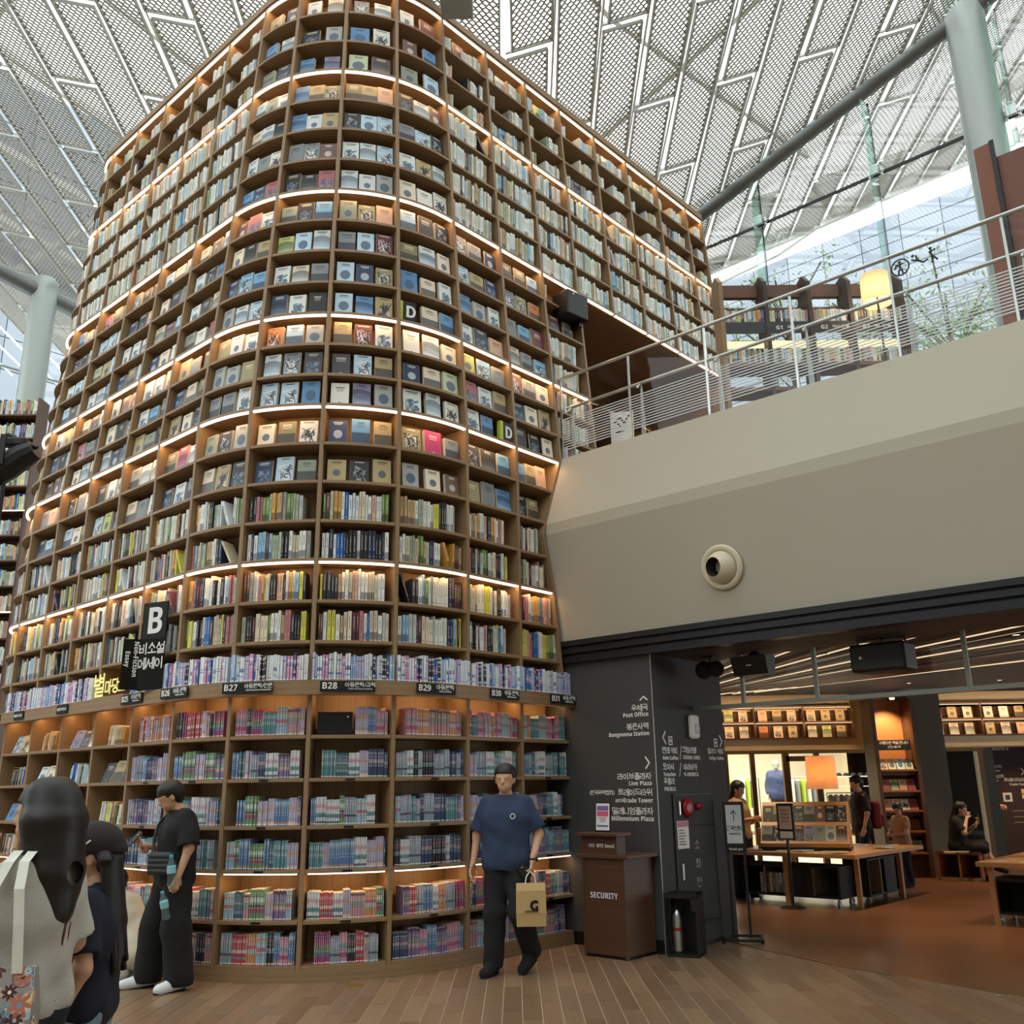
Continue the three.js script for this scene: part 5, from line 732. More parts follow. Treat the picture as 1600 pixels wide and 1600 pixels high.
// clothes shop across the passage
{
  const fr = std(0x6b5238, .6), wallM = std(0xe6dfc8, .8);
  struct('wall_clothes_shop', [bx(2.6, 9.4, 0, 3.3, -28.2, -28), bx(2.4, 2.6, 0, 3.3, -28.2, -19.9), bx(9.3, 9.5, 0, 3.3, -28.2, -19.9)], wallM, 'bright cream walls of the clothes shop'); struct('ceiling_clothes_shop', bx(2.4, 9.5, 3.26, 3.3, -28.2, -19.6), std(0xd8d4c8, .8), 'pale ceiling of the clothes shop'); struct('floor_clothes_shop', bx(2.4, 9.5, 0, .02, -28, -19.7), std(0xd8cfb4, .5), 'pale floor of the clothes shop');
  struct('door_1', [[4.2, .1], [4.74, .09], [5.41, .13], [6.03, .1], [9.3, .1]].map(([x, w]) => bx(x - w / 2, x + w / 2, 0, 2.3, -19.7, -19.6)).concat([bx(3.6, 9.4, 2.2, 2.32, -19.72, -19.58), bx(5.41, 6.03, 2.05, 2.15, -19.7, -19.6), bx(3.6, 4.7, 0, .08, -19.7, -19.6)]), fr, 'brown framed front of the clothes shop'); [[4.25, 4.69], [4.79, 5.34], [5.48, 5.98], [6.08, 9.25]].forEach(([a, b], i) => struct(`window_${41 + i}`, bx(a, b, .1, 2.18, -19.66, -19.65), M.glass, `${ordinal(i + 1)} glass pane of the clothes shop front`));
  const cl = thing('ceiling_light', 'bright flat ceiling light in the clothes shop', 'light', V(6, 3.22, -24)); mesh('panel', bx(-2.6, 2.6, 0, .03, -2.6, 2.6), std(0x000000, 1, { emissive: new THREE.Color(1, .94, .78), emissiveIntensity: .8 }), cl); areaLight(new THREE.Color(1, .93, .76), 2.6, 5, 5, V(6, 3.2, -24), V(6, 0, -24.001));
  const pb = thing('plinth', 'low cream plinth under the dressed mannequin', 'plinth', V(6.6, .02, -25)); mesh('block', bx(-1.2, 1.0, 0, .42, -.6, .6), std(0xd9cba4, .6), pb); mesh('edge', bx(-1.2, 1.0, .42, .44, -.6, .6), fr, pb);
  const rack = (label, x, z, w, cols, y = 1.75) => { const g = thing('clothes_rack', label, 'clothes rack', V(x, .02, z)); mesh('rail', [bar(V(-w / 2, y, 0), V(w / 2, y, 0), .015), bar(V(-w / 2, 0, 0), V(-w / 2, y, 0), .015), bar(V(w / 2, 0, 0), V(w / 2, y, 0), .015)], M.steel, g); const n = Math.floor(w / .14); for (let i = 0; i < n; i++) { const c = cols[i % cols.length], X = -w / 2 + .1 + i * .14, t = thing('shirt', `${c[0]} shirt, ${ordinal(i + 1)} from left on ${label}`, 'shirt', V(x + X, .02, z), 0, 'shirts on racks'); mesh('body', loft([[y - .04, .05, .03], [y - .08, .2, .05], [y - .25, .19, .05], [y - .75, .2, .06]].map(([h, a, b]) => Array.from({ length: 10 }, (_, k) => V(Math.cos(k * .6283) * b, h, Math.sin(k * .6283) * a)))), std(c[1], .9), t); mesh('hanger', tube([V(0, y - .05, 0), V(0, y - .01, 0), V(0, y + .02, .01), V(0, y + .012, .02)], .005, 5), M.steel, t); } };
  rack('rack of white and blue shirts left of the mannequin', 5.9, -26.2, 1.1, [['blue', 0x2f7fb5], ['white', 0xdfe3e0], ['lime', 0xa9c93a]]); rack('rack of pale shirts behind the door frame', 7.5, -25.6, .9, [['white', 0xe4e4df], ['grey', 0x8e9290], ['lime', 0xb6cf3c]]); rack('rack of dark shirts under the cap shelf', 8.6, -25.8, 1.0, [['black', 0x1b1c20], ['grey', 0x55585c]], 1.35);
  const sh = thing('cap_shelf', 'white wall shelf lined with black caps', 'shelf', V(8.6, .02, -25.6)); mesh('shelf_board', bx(-.7, .7, 1.74, 1.77, -.2, .2), M.white, sh); mesh('shelf_board', bx(-.7, .7, 1.5, 1.52, -.2, .2), M.white, sh); mesh('frame', [-.7, .7].map((x) => bx(x - .015, x + .015, 0, 2.3, -.2, -.17)), M.steel, sh); for (let i = 0; i < 7; i++) { const c = thing('cap', `black cap, ${ordinal(i + 1)} from left on the cap shelf`, 'cap', V(8.02 + i * .19, 1.79, -25.6), 0, 'caps on the shelf'); mesh('crown', new THREE.SphereGeometry(.085, 14, 8, 0, 6.283, 0, 1.57), M.blackMat, c); mesh('brim', new THREE.CylinderGeometry(.07, .08, .008, 14, 1, false, -1.57, 3.14).translate(0, .004, .05), M.blackMat, c); }
  const bx1 = thing('poster_board', 'white and red picture board on the clothes shop floor', 'poster', V(4.75, .02, -21.6), .1); mesh('board', bx(-.17, .17, .3, .85, -.01, .01), M.white, bx1); mesh('picture', [box(.2, .12, .004, 0, .7, .012), box(.1, .16, .004, -.04, .55, .012), box(.12, .1, .004, .05, .42, .012)], std(0x8a3a34, .6), bx1); mesh('stand', [bar(V(-.14, 0, -.1), V(-.12, .5, 0), .01), bar(V(.14, 0, -.1), V(.12, .5, 0), .01), bar(V(-.14, 0, .1), V(-.12, .4, 0), .01), bar(V(.14, 0, .1), V(.12, .4, 0), .01)], M.steel, bx1);
}
// right: dark hall wall and the ROUTE 6 board
{
  struct('wall_passage', [bx(9.5, 14.5, 0, 3.3, -27.6, -27.4), bx(14.4, 14.6, 0, 3.3, -27.5, -18.5), bx(9.65, 9.8, 0, 2.5, -23.4, -23.2), bx(9.3, 9.65, 0, 3.3, -27.5, -19.8)], std(0x4b4a45, .8), 'grey wall of the passage beyond the shop'); struct('wall_panel', [bx(9.95, 10.5, 0, 2.4, -23.3, -23.2)], std(0x55534a, .8), 'grey stone panel beside the route board');
  const g = thing('route_board', 'dark brown ROUTE 6 direction board', 'sign', V(11.25, 0, -22.9), -.12); mesh('board', bx(-.62, .62, .02, 2.46, -.05, .05), std(0x33201c, .6), g); mesh('lettering', text('ROUTE 6', .09, { align: 'c', x: .08, y: 2.3, z: .05 }), M.letter, g); mesh('arrow', chevron(-.42, 2.08, .07, 'l').translate(0, 0, .05), M.letter, g); mesh('arrow', chevron(.5, 1.82, .07, 'r').translate(0, 0, .05), M.letter, g);
  for (const [t, x, y, k, al] of [['도심공항타워', -.46, 1.9, .085, 'l'], ['City Air Tower', -.46, 1.82, .07, 'l'], ['푸드 스트리트', -.46, 1.68, .085, 'l'], ['Food Street', -.46, 1.6, .07, 'l'], ['트레이드타워', .58, 1.6, .085, 'r'], ['Trade Tower', .58, 1.51, .07, 'r']]) mesh('lettering', text(t, k, { align: al, x, y, z: .05 }), M.letter, g);
  for (const [x, y] of [[-.4, 1.38], [-.4, 1.26], [.5, 1.38], [.5, 1.26]]) mesh('icon', rbox(.2, .1, .008, .004, x, y, .054), std(0xd8c69c, .5), g); const fr2 = mesh('icon', rbox(.2, .2, .01, .02, .08, 1.25, .055), std(0xe0d8c0, .5), g); mesh('screen', box(.1, .1, .006, .08, 1.25, .062), std(0x16304a, .4), fr2); mesh('lines', [.95, .82, .7].map((y) => box(.3, .02, .003, .3, y, .051)), std(0x8a7a70, .6), g);
}
// ---------- people ----------
const smin = (a, b, k) => { const h = Math.max(k - Math.abs(a - b), 0) / k; return Math.min(a, b) - h * h * k * 0.25; };
const bone = (a, ra, b, rb) => ({ ax: a.x, ay: a.y, az: a.z, ra, dx: b.x - a.x, dy: b.y - a.y, dz: b.z - a.z, rb, l2: Math.max(1e-9, b.distanceToSquared(a)), b });
function field(bones, k, x, y, z) {
  let d = 9; for (const e of bones) { const px = x - e.ax, py = y - e.ay, pz = z - e.az; let t = (px * e.dx + py * e.dy + pz * e.dz) / e.l2; t = t < 0 ? 0 : t > 1 ? 1 : t; const qx = px - t * e.dx, qy = py - t * e.dy, qz = pz - t * e.dz, v = Math.sqrt(qx * qx + qy * qy + qz * qz) - (e.ra + (e.rb - e.ra) * t); d = smin(d, v, k); } return d;
}
// surface nets over a box round the bones; cut(x, y, z) is intersected with the shape
function skin(bones, cell, k = 0.03, cut, fn) {
  const lo = V(9, 9, 9), hi = V(-9, -9, -9); for (const e of bones) for (const [p, r] of [[V(e.ax, e.ay, e.az), e.ra], [e.b, e.rb]]) { lo.min(p.clone().subScalar(r + cell * 2 + k * .3)); hi.max(p.clone().addScalar(r + cell * 2 + k * .3)); }
  const n = [0, 1, 2].map((i) => Math.ceil((hi.getComponent(i) - lo.getComponent(i)) / cell) + 1), [nx, ny, nz] = n, F = new Float32Array(nx * ny * nz), at = (i, j, l) => (l * ny + j) * nx + i;
  for (let l = 0; l < nz; l++) for (let j = 0; j < ny; j++) for (let i = 0; i < nx; i++) { const x = lo.x + i * cell, y = lo.y + j * cell, z = lo.z + l * cell; let d = fn ? fn(x, y, z) : field(bones, k, x, y, z); if (cut) d = Math.max(d, cut(x, y, z)); F[at(i, j, l)] = d; }
  const id = new Int32Array(nx * ny * nz).fill(-1), pos = [], idx = [];
  for (let l = 0; l + 1 < nz; l++) for (let j = 0; j + 1 < ny; j++) for (let i = 0; i + 1 < nx; i++) {
    let inside = 0, sx = 0, sy = 0, sz = 0, c = 0; const v = []; for (let q = 0; q < 8; q++) { const f = F[at(i + (q & 1), j + ((q >> 1) & 1), l + (q >> 2))]; v.push(f); if (f < 0) inside++; } if (inside === 0 || inside === 8) continue;
    for (let q = 0; q < 8; q++) for (const m of [1, 2, 4]) { if (q & m) continue; const p = q | m; if ((v[q] < 0) === (v[p] < 0)) continue; const t = v[q] / (v[q] - v[p]); sx += (q & 1) + (m === 1 ? t : 0); sy += ((q >> 1) & 1) + (m === 2 ? t : 0); sz += (q >> 2) + (m === 4 ? t : 0); c++; }
    id[at(i, j, l)] = pos.length / 3; pos.push(lo.x + (i + sx / c) * cell, lo.y + (j + sy / c) * cell, lo.z + (l + sz / c) * cell);
  }
  const quad = (a, b, c, d, flip) => { if (a < 0 || b < 0 || c < 0 || d < 0) return; if (flip) idx.push(a, c, b, a, d, c); else idx.push(a, b, c, a, c, d); };
  for (let l = 1; l + 1 < nz; l++) for (let j = 1; j + 1 < ny; j++) for (let i = 1; i + 1 < nx; i++) {
    const f = F[at(i, j, l)] < 0;
    if (f !== F[at(i + 1, j, l)] < 0) quad(id[at(i, j - 1, l - 1)], id[at(i, j, l - 1)], id[at(i, j, l)], id[at(i, j - 1, l)], !f);
    if (f !== F[at(i, j + 1, l)] < 0) quad(id[at(i - 1, j, l - 1)], id[at(i - 1, j, l)], id[at(i, j, l)], id[at(i, j, l - 1)], !f);
    if (f !== F[at(i, j, l + 1)] < 0) quad(id[at(i - 1, j - 1, l)], id[at(i, j - 1, l)], id[at(i, j, l)], id[at(i - 1, j, l)], !f);
  }
  const g = new THREE.BufferGeometry(); g.setAttribute('position', new THREE.Float32BufferAttribute(pos, 3)); g.setIndex(idx); g.computeVertexNormals();
  const uv = new Float32Array(pos.length / 3 * 2); for (let i = 0; i < pos.length / 3; i++) { uv[2 * i] = pos[3 * i] + pos[3 * i + 2]; uv[2 * i + 1] = pos[3 * i + 1]; } g.setAttribute('uv', new THREE.BufferAttribute(uv, 2)); return g;
}
function handBones(w, dir, palm, side, curl, s = 1, thumbCurl = 0.5) {   // w wrist, dir to the fingers, palm the way the palm looks, side +1: thumb towards dir x palm
  dir = dir.clone().normalize(); palm = palm.clone().addScaledVector(dir, -palm.dot(dir)).normalize(); const t = dir.clone().cross(palm).multiplyScalar(side), out = [];
  const P = (a, b, c) => w.clone().addScaledVector(dir, a * s).addScaledVector(t, b * s).addScaledVector(palm, c * s);
  [[-.03, .07, .8], [-.011, .085, .95], [.009, .09, 1], [.028, .085, .92]].forEach(([o, len, k]) => {
    const kn = P(len, o, 0); out.push(bone(P(.0, o * .55, 0), .014 * s, kn, .0115 * s)); let p = kn, a = curl * .55; for (const [l, r0, r1] of [[.038, .0095, .009], [.026, .009, .0082], [.02, .0082, .007]]) { const q = p.clone().addScaledVector(dir, Math.cos(a) * l * k * s).addScaledVector(palm, Math.sin(a) * l * k * s); out.push(bone(p, r0 * s, q, r1 * s)); p = q; a += curl * .75; }
  });
  const b = P(.02, .03, .004), m = P(.05, .052, .012 + .012 * thumbCurl), e = P(.078, .05 - .012 * thumbCurl, .02 + .03 * thumbCurl); out.push(bone(P(.0, .016, 0), .014 * s, b, .013 * s), bone(b, .0125 * s, m, .0105 * s), bone(m, .0105 * s, e, .0082 * s)); return out;
}
const skinM = std(0xc99a7c, .6), J0 = { neck: [0, 1.5, -.01], head: [0, 1.63, .02], sh: [.175, 1.42, -.015], el: [.24, 1.14, -.03], wr: [.25, .9, .05], hip: [.09, .93, 0], kn: [.1, .5, .02], an: [.105, .09, -.03], toe: [.125, .035, .15] };
function person(o) {   // o: label, p, turn, H, j (joints l./r. overrides, in a 1.75 m frame), look (head turn), clothes…
  const k = o.H / 1.75, g = thing('person', o.label, 'person', o.p, o.turn), cell = o.cell ?? .014, j = {}, vec = (a) => V(a[0], a[1], a[2]).multiplyScalar(k);
  for (const [n, v] of Object.entries(J0)) { if (['neck', 'head'].includes(n)) j[n] = vec(o.j?.[n] ?? v); else for (const [s, e] of [['l', 1], ['r', -1]]) j[s + n] = vec(o.j?.[s + n] ?? [v[0] * e, v[1], v[2]]); }
  const R = (x) => x * k, mid = (a, b, t = .5) => a.clone().lerp(b, t), chest = mid(j.lsh, j.rsh).add(V(0, R(-.13), R(.01))), hipc = mid(j.lhip, j.rhip), waist = mid(chest, hipc, .55), ax = j.lsh.clone().sub(j.rsh).normalize(), hx = j.lhip.clone().sub(j.rhip).normalize(), off = (c, d, x) => c.clone().addScaledVector(d, x), fat = o.fat ?? 1;
  const torso = [bone(off(chest, ax, R(.1)), R(.115 * fat), off(chest, ax, R(-.1)), R(.115 * fat)), bone(off(waist, ax, R(.07)), R(.1 * fat), off(waist, ax, R(-.07)), R(.1 * fat)), bone(off(hipc, hx, R(.075)), R(.115 * fat), off(hipc, hx, R(-.075)), R(.115 * fat)), bone(j.lsh, R(.062), j.rsh, R(.062)), bone(chest, R(.11), waist, R(.1)), bone(waist, R(.1), hipc, R(.11)), bone(mid(j.lsh, j.rsh), R(.075), j.neck, R(.052))];
  const arm = (s, e = 1) => [bone(j[s + 'sh'], R(.056), j[s + 'el'], R(.042)), bone(j[s + 'el'], R(.041), j[s + 'wr'], R(.027))], leg = (s) => [bone(j[s + 'hip'], R(.088), j[s + 'kn'], R(.058)), bone(j[s + 'kn'], R(.056), j[s + 'an'], R(.038)), bone(j[s + 'an'], R(.04), j[s + 'toe'], R(.03))];
  const bodyBones = [...torso, bone(j.neck, R(.05), off(j.head, V(0, -1, 0), R(.05)), R(.05)), ...arm('l'), ...arm('r'), ...leg('l'), ...leg('r')];
  // head in its own frame
  const q = new THREE.Quaternion().setFromEuler(new THREE.Euler(o.nod ?? 0, o.look ?? 0, o.roll ?? 0, 'YXZ')), hp = (x, y, z) => V(R(x), R(y), R(z)).applyQuaternion(q).add(j.head), hb = (a, ra, b, rb) => bone(hp(...a), R(ra), hp(...b), R(rb));
  const headBones = [hb([0, .03, -.025], .09, [0, .03, .0], .088), hb([0, -.04, .03], .062, [0, -.075, .055], .036), hb([0, .0, .01], .078, [0, -.05, .03], .062), hb([0, .015, .09], .009, [0, -.022, .106], .014), hb([-.03, -.055, .072], .012, [.03, -.055, .072], .012), hb([.078, .01, -.005], .014, [.084, -.03, -.0], .01), hb([-.078, .01, -.005], .014, [-.084, -.03, 0], .01), bone(j.neck, R(.05), hp(0, -.05, -.01), R(.052)), hb([-.04, .025, .075], .014, [.04, .025, .075], .014)];
  const parts = [skin(bodyBones, cell, R(.035)), skin(headBones, o.fine ?? .008, R(.02))];
  for (const s of ['l', 'r']) { const hcfg = o[s + 'hand'] ?? {}, d = hcfg.dir ? V(...hcfg.dir) : j[s + 'wr'].clone().sub(j[s + 'el']), pm = hcfg.palm ? V(...hcfg.palm) : V(s === 'l' ? -1 : 1, 0, .1), sd = hcfg.side ?? (s === 'l' ? 1 : -1); parts.push(skin([...handBones(j[s + 'wr'], d, pm, sd, hcfg.curl ?? .55, k, hcfg.thumb ?? .5), bone(j[s + 'wr'].clone().addScaledVector(d.clone().normalize(), R(-.05)), R(.027), j[s + 'wr'], R(.024))], o.handCell ?? .0042, R(.008))); }
  const body = mesh('body', parts, o.skinM ?? skinM, g);
  mesh('eyes', [-.033, .033].map((x) => new THREE.SphereGeometry(R(.0075), 10, 8).translate(...hp(x, .012, .078).toArray())), M.black, body);
  const tools = { k, R, j, torso, arm, leg, hp, hb, chest, waist, hipc, ax, hx, mid, off, cell, g };
  // shirt: torso and sleeves, cut straight at hem, neckline and cuffs, with soft folds
  if (o.shirt) {
    const c = o.shirt, ex = R(c.ease ?? .02), sl = c.sleeve ?? .75, w = R(c.cuff ?? .075), b = [bone(off(chest, ax, R(.09)), R(.112 * fat) + ex, off(chest, ax, R(-.09)), R(.112 * fat) + ex), bone(off(hipc, hx, R(.07)), R(.118 * fat) + ex, off(hipc, hx, R(-.07)), R(.118 * fat) + ex)];
    for (const e of [1, -1]) b.push(bone(off(chest, ax, R(.085 * e)), R(.108 * fat) + ex, off(hipc, hx, R(.075 * e)), R(.112 * fat) + ex));
    b.push(bone(mid(chest, waist), R(.11) + ex, waist, R(.105) + ex), bone(off(j.lsh, ax, R(-.02)), R(.066), off(j.rsh, ax, R(.02)), R(.066)), bone(mid(j.lsh, j.rsh), R(.082), off(j.neck, V(0, 1, 0), R(-.02)), R(.062)));
    if (c.skirt) b.push(bone(off(hipc, V(0, -1, 0), R(.14)), R(.15), hipc, R(.14)));
    const sleeves = ['l', 'r'].map((s) => { const f = c[s + 'sleeve'] ?? sl, sh = j[s + 'sh'], el = j[s + 'el'], wr = j[s + 'wr']; if (f <= 1) { const end = mid(sh, el, f), dir = el.clone().sub(sh).normalize(); return { b: [bone(sh, R(.07), el, w * 1.06)], end, dir }; } const end = mid(el, wr, f - 1), dir = wr.clone().sub(el).normalize(); return { b: [bone(sh, R(.07), el, w), bone(el, w, wr, w * .72)], end, dir, el }; });
    const hem = R(c.hem ?? .86), nk = j.neck.y + R(c.neck ?? -.005), P = V(0, 0, 0), fold = c.fold ?? .0045, all = [...b, ...sleeves.flatMap((q) => q.b)], ph = o.H * 40;
    const fn = (x, y, z) => {
      let d = field(b, R(.09), x, y, z); for (const q of sleeves) { P.set(x, y, z); const e = (x - q.end.x) * q.dir.x + (y - q.end.y) * q.dir.y + (z - q.end.z) * q.dir.z; d = smin(d, q.el ? Math.min(field(q.b.slice(0, 1), R(.03), x, y, z), Math.max(field(q.b.slice(1), R(.03), x, y, z), e)) : Math.max(field(q.b, R(.03), x, y, z), e), R(c.join ?? .025)); }
      d += R(fold) * (Math.sin(y * 34 + x * 16 + Math.sin(z * 17 + ph) * 1.7) * .6 + Math.sin(x * 41 - y * 19 + z * 30 + ph) * .4);
      return c.noCut ? d : Math.max(d, hem + .008 * Math.sin(x * 30 + z * 22) - y, y - nk - (z < j.neck.z ? R(.015) : 0));
    };
    tools.shirt = mesh(c.name ?? 'shirt', skin(all, cell, R(.05), null, fn), c.mat, g);
  }
  if (o.trousers) { const c = o.trousers, b = []; for (const s of ['l', 'r']) { const en = mid(j[s + 'kn'], j[s + 'an'], c.to ?? .98); b.push(bone(j[s + 'hip'], R(c.thigh ?? .105), j[s + 'kn'], R(c.knee ?? .085))); if ((c.to ?? .98) > 0) b.push(bone(j[s + 'kn'], R(c.knee ?? .085), en, R(c.ankle ?? .075))); } b.push(bone(off(hipc, hx, R(.075)), R(.128), off(hipc, hx, R(-.075)), R(.128)), bone(hipc, R(.12), off(hipc, waist.clone().sub(hipc).normalize(), R(.1)), R(.115))); const lowY = c.floor === undefined ? -9 : R(c.floor); mesh(c.name ?? 'trousers', skin(b, cell, R(.03), null, (x, y, z) => Math.max(field(b, R(.04), x, y, z) + R(.0045) * (Math.sin(y * 30 + x * 22 + z * 9) * .6 + Math.sin(y * 17 - z * 33) * .4), lowY - y)), c.mat, g); }
  if (o.shoes) for (const s of ['l', 'r']) { const a = j[s + 'an'], t = j[s + 'toe'], d = t.clone().sub(a).setY(0).normalize(), heel = off(a, d, R(-.03)); const sh = mesh('shoe', skin([bone(off(a, V(0, -1, 0), R(.02)), R(.05), t, R(.042)), bone(heel.clone().setY(heel.y - R(.035)), R(.045), off(t, d, R(.02)), R(.038)), bone(a, R(.045), mid(a, t, .4), R(.05))], .011, R(.03)), o.shoes, g); if (o.sole) { const lo = Math.min(t.y, a.y) - R(.045); mesh('sole', skin([bone(heel.clone().setY(heel.y - R(.075)), R(.035), off(t, d, R(.025)).setY(t.y - R(.03)), R(.033))], .009, .01, (x, y) => y - (a.y - R(.062))), o.sole, sh); } }
  if (o.hair) { const c = o.hair, b = [hb([0, .045, -.035], .1, [0, .05, .0], .098), hb([0, .0, -.055], .088, [0, -.03, -.05], .07), ...(c.extra ? c.extra(tools) : [])]; const inv = q.clone().invert(); mesh('hair', skin(b, c.cell ?? .011, R(c.k ?? .03), (x, y, z) => { const p = V(x, y, z).sub(j.head).applyQuaternion(inv).divideScalar(k); return (c.face ?? true) ? Math.min(.03, Math.max(p.z - .045 - Math.max(0, (p.y - .075)) * 3, -.2)) * (p.y > (c.fringe ?? .06) && p.z < .12 ? 0 : 1) - (p.y > (c.fringe ?? .06) ? .05 : 0) : -1; }), c.mat, g); }
  return tools;
}
const strands = (n, L, spread = .95, jit = .02, r0 = .021) => ({ hb }) => { const out = []; for (let i = 0; i < n; i++) { const a = lerp(-1.95, 1.95, (i + .5) / n) * spread, s = Math.sin(a), c = Math.cos(a), l = L * rr(.88, 1.05), q = () => rr(-jit, jit); out.push(hb([.06 * s, .09, -.05 * c - .015], r0, [.1 * s + q(), -.02, -.085 * c - .03 + q()], r0), hb([.1 * s, -.02, -.085 * c - .03], r0, [.105 * s + q(), -L * .55, -.085 * c - .045], r0 * .95), hb([.105 * s, -L * .55, -.085 * c - .045], r0 * .95, [.095 * s + q() * 2, -l, -.08 * c - .05 + q()], r0 * .6)); } return out; };
const cloth = (c, r = .9) => std(c, r), hairM = std(0x120f0e, .5), denim = std(0x1b2130, .85), knit = std(0xb9b6ad, .95, { bumpMap: tex(speckCanvas([128, 128, 128], 90, 26000, 4), false, 3, 3), bumpScale: .006 });
M.skinLight = skinM;
// man in a navy T-shirt walking past the shelves
{
  const t = person({ label: 'man walking in a navy T-shirt and black trousers past the bookcase', p: V(-.1, 0, -9.45), turn: -.12, H: 1.83, cell: .012, look: -.1, nod: .08,
    j: { rel: [-.27, 1.14, -.05], rwr: [-.3, .9, .02], lel: [.29, 1.15, -.05], lwr: [.25, .93, .13], rkn: [-.1, .5, .05], ran: [-.12, .09, .03], rtoe: [-.17, .035, .2], lkn: [.13, .51, .1], lan: [.2, .17, -.12], ltoe: [.14, .04, .02] }, rhand: { palm: [1, 0, .4], curl: .45 }, lhand: { dir: [-.1, -1, .25], palm: [-1, 0, -.2], curl: 1.5, thumb: .9 },
    shirt: { mat: cloth(0x2c3a55), hem: .85, sleeve: .84, cuff: .085, ease: .02 }, trousers: { mat: cloth(0x15161a), thigh: .115, knee: .098, ankle: .09, floor: .05 }, shoes: cloth(0x0e0e10), sole: cloth(0x0b0b0c), hair: { mat: hairM, fringe: .055 } });
  const c = t.chest; mesh('emblem', new THREE.TorusGeometry(.022, .004, 8, 24).translate(c.x + .085, c.y + .02, c.z + .168), M.letter, t.shirt);
  const wr = t.j.lwr; mesh('watch', [new THREE.TorusGeometry(.034, .009, 8, 20).rotateX(Math.PI / 2).translate(wr.x, wr.y + .02, wr.z - .01), cyl(.024, .024, .014, 0, 0, 0, 16).rotateZ(-1.57).translate(wr.x + .035, wr.y + .02, wr.z)], M.black, t.g);
  const hand = V(wr.x - .02, wr.y - .09, wr.z + .03).applyAxisAngle(V(0, 1, 0), -.12).add(V(-.1, 0, -9.45));
  const ph = thing('smartphone', 'dark phone held in the walking man\'s left hand', 'phone', hand.clone().add(V(-.045, -.01, .01)), -.3); mesh('case', rbox(.075, .15, .01, .004, 0, .02, 0), M.black, ph).rotation.z = .7; mesh('lens', cyl(.008, .008, .004, 0, 0, 0, 10).rotateX(1.57).translate(-.03, .05, .006), M.steel, ph);
  const b = thing('paper_bag', 'tan paper shopping bag with a black C emblem', 'bag', V(hand.x - .0, .43, hand.z + .03), .05), kraft = std(0xb89a68, .85);
  mesh('bag', [loft([[0, .13, .055], [.12, .135, .06], [.3, .132, .05], [.36, .13, .02]].map(([y, a, d]) => [V(-a, y, -d), V(a, y, -d), V(a, y, d), V(-a, y, d)])), bx(-.128, .128, .105, .107, .058, .062)], kraft, b); for (const z of [-.015, .02]) mesh('handle', tube([V(-.05, .35, z), V(-.035, .42, z * .6), V(0, hand.y - .43 + .005, 0), V(.035, .42, z * .6), V(.05, .35, z)], .0045, 6), M.white, b);
  const em = mesh('emblem', [new THREE.TorusGeometry(.034, .013, 8, 26, 4.6).rotateZ(.85).scale(1, 1, .25).translate(.035, .175, .06), box(.022, .045, .004, .05, .15, .061)], M.black, b); mesh('lettering', text('carhartt', .03, { align: 'c', x: .0, y: .118, z: .061 }), M.black, b);
}
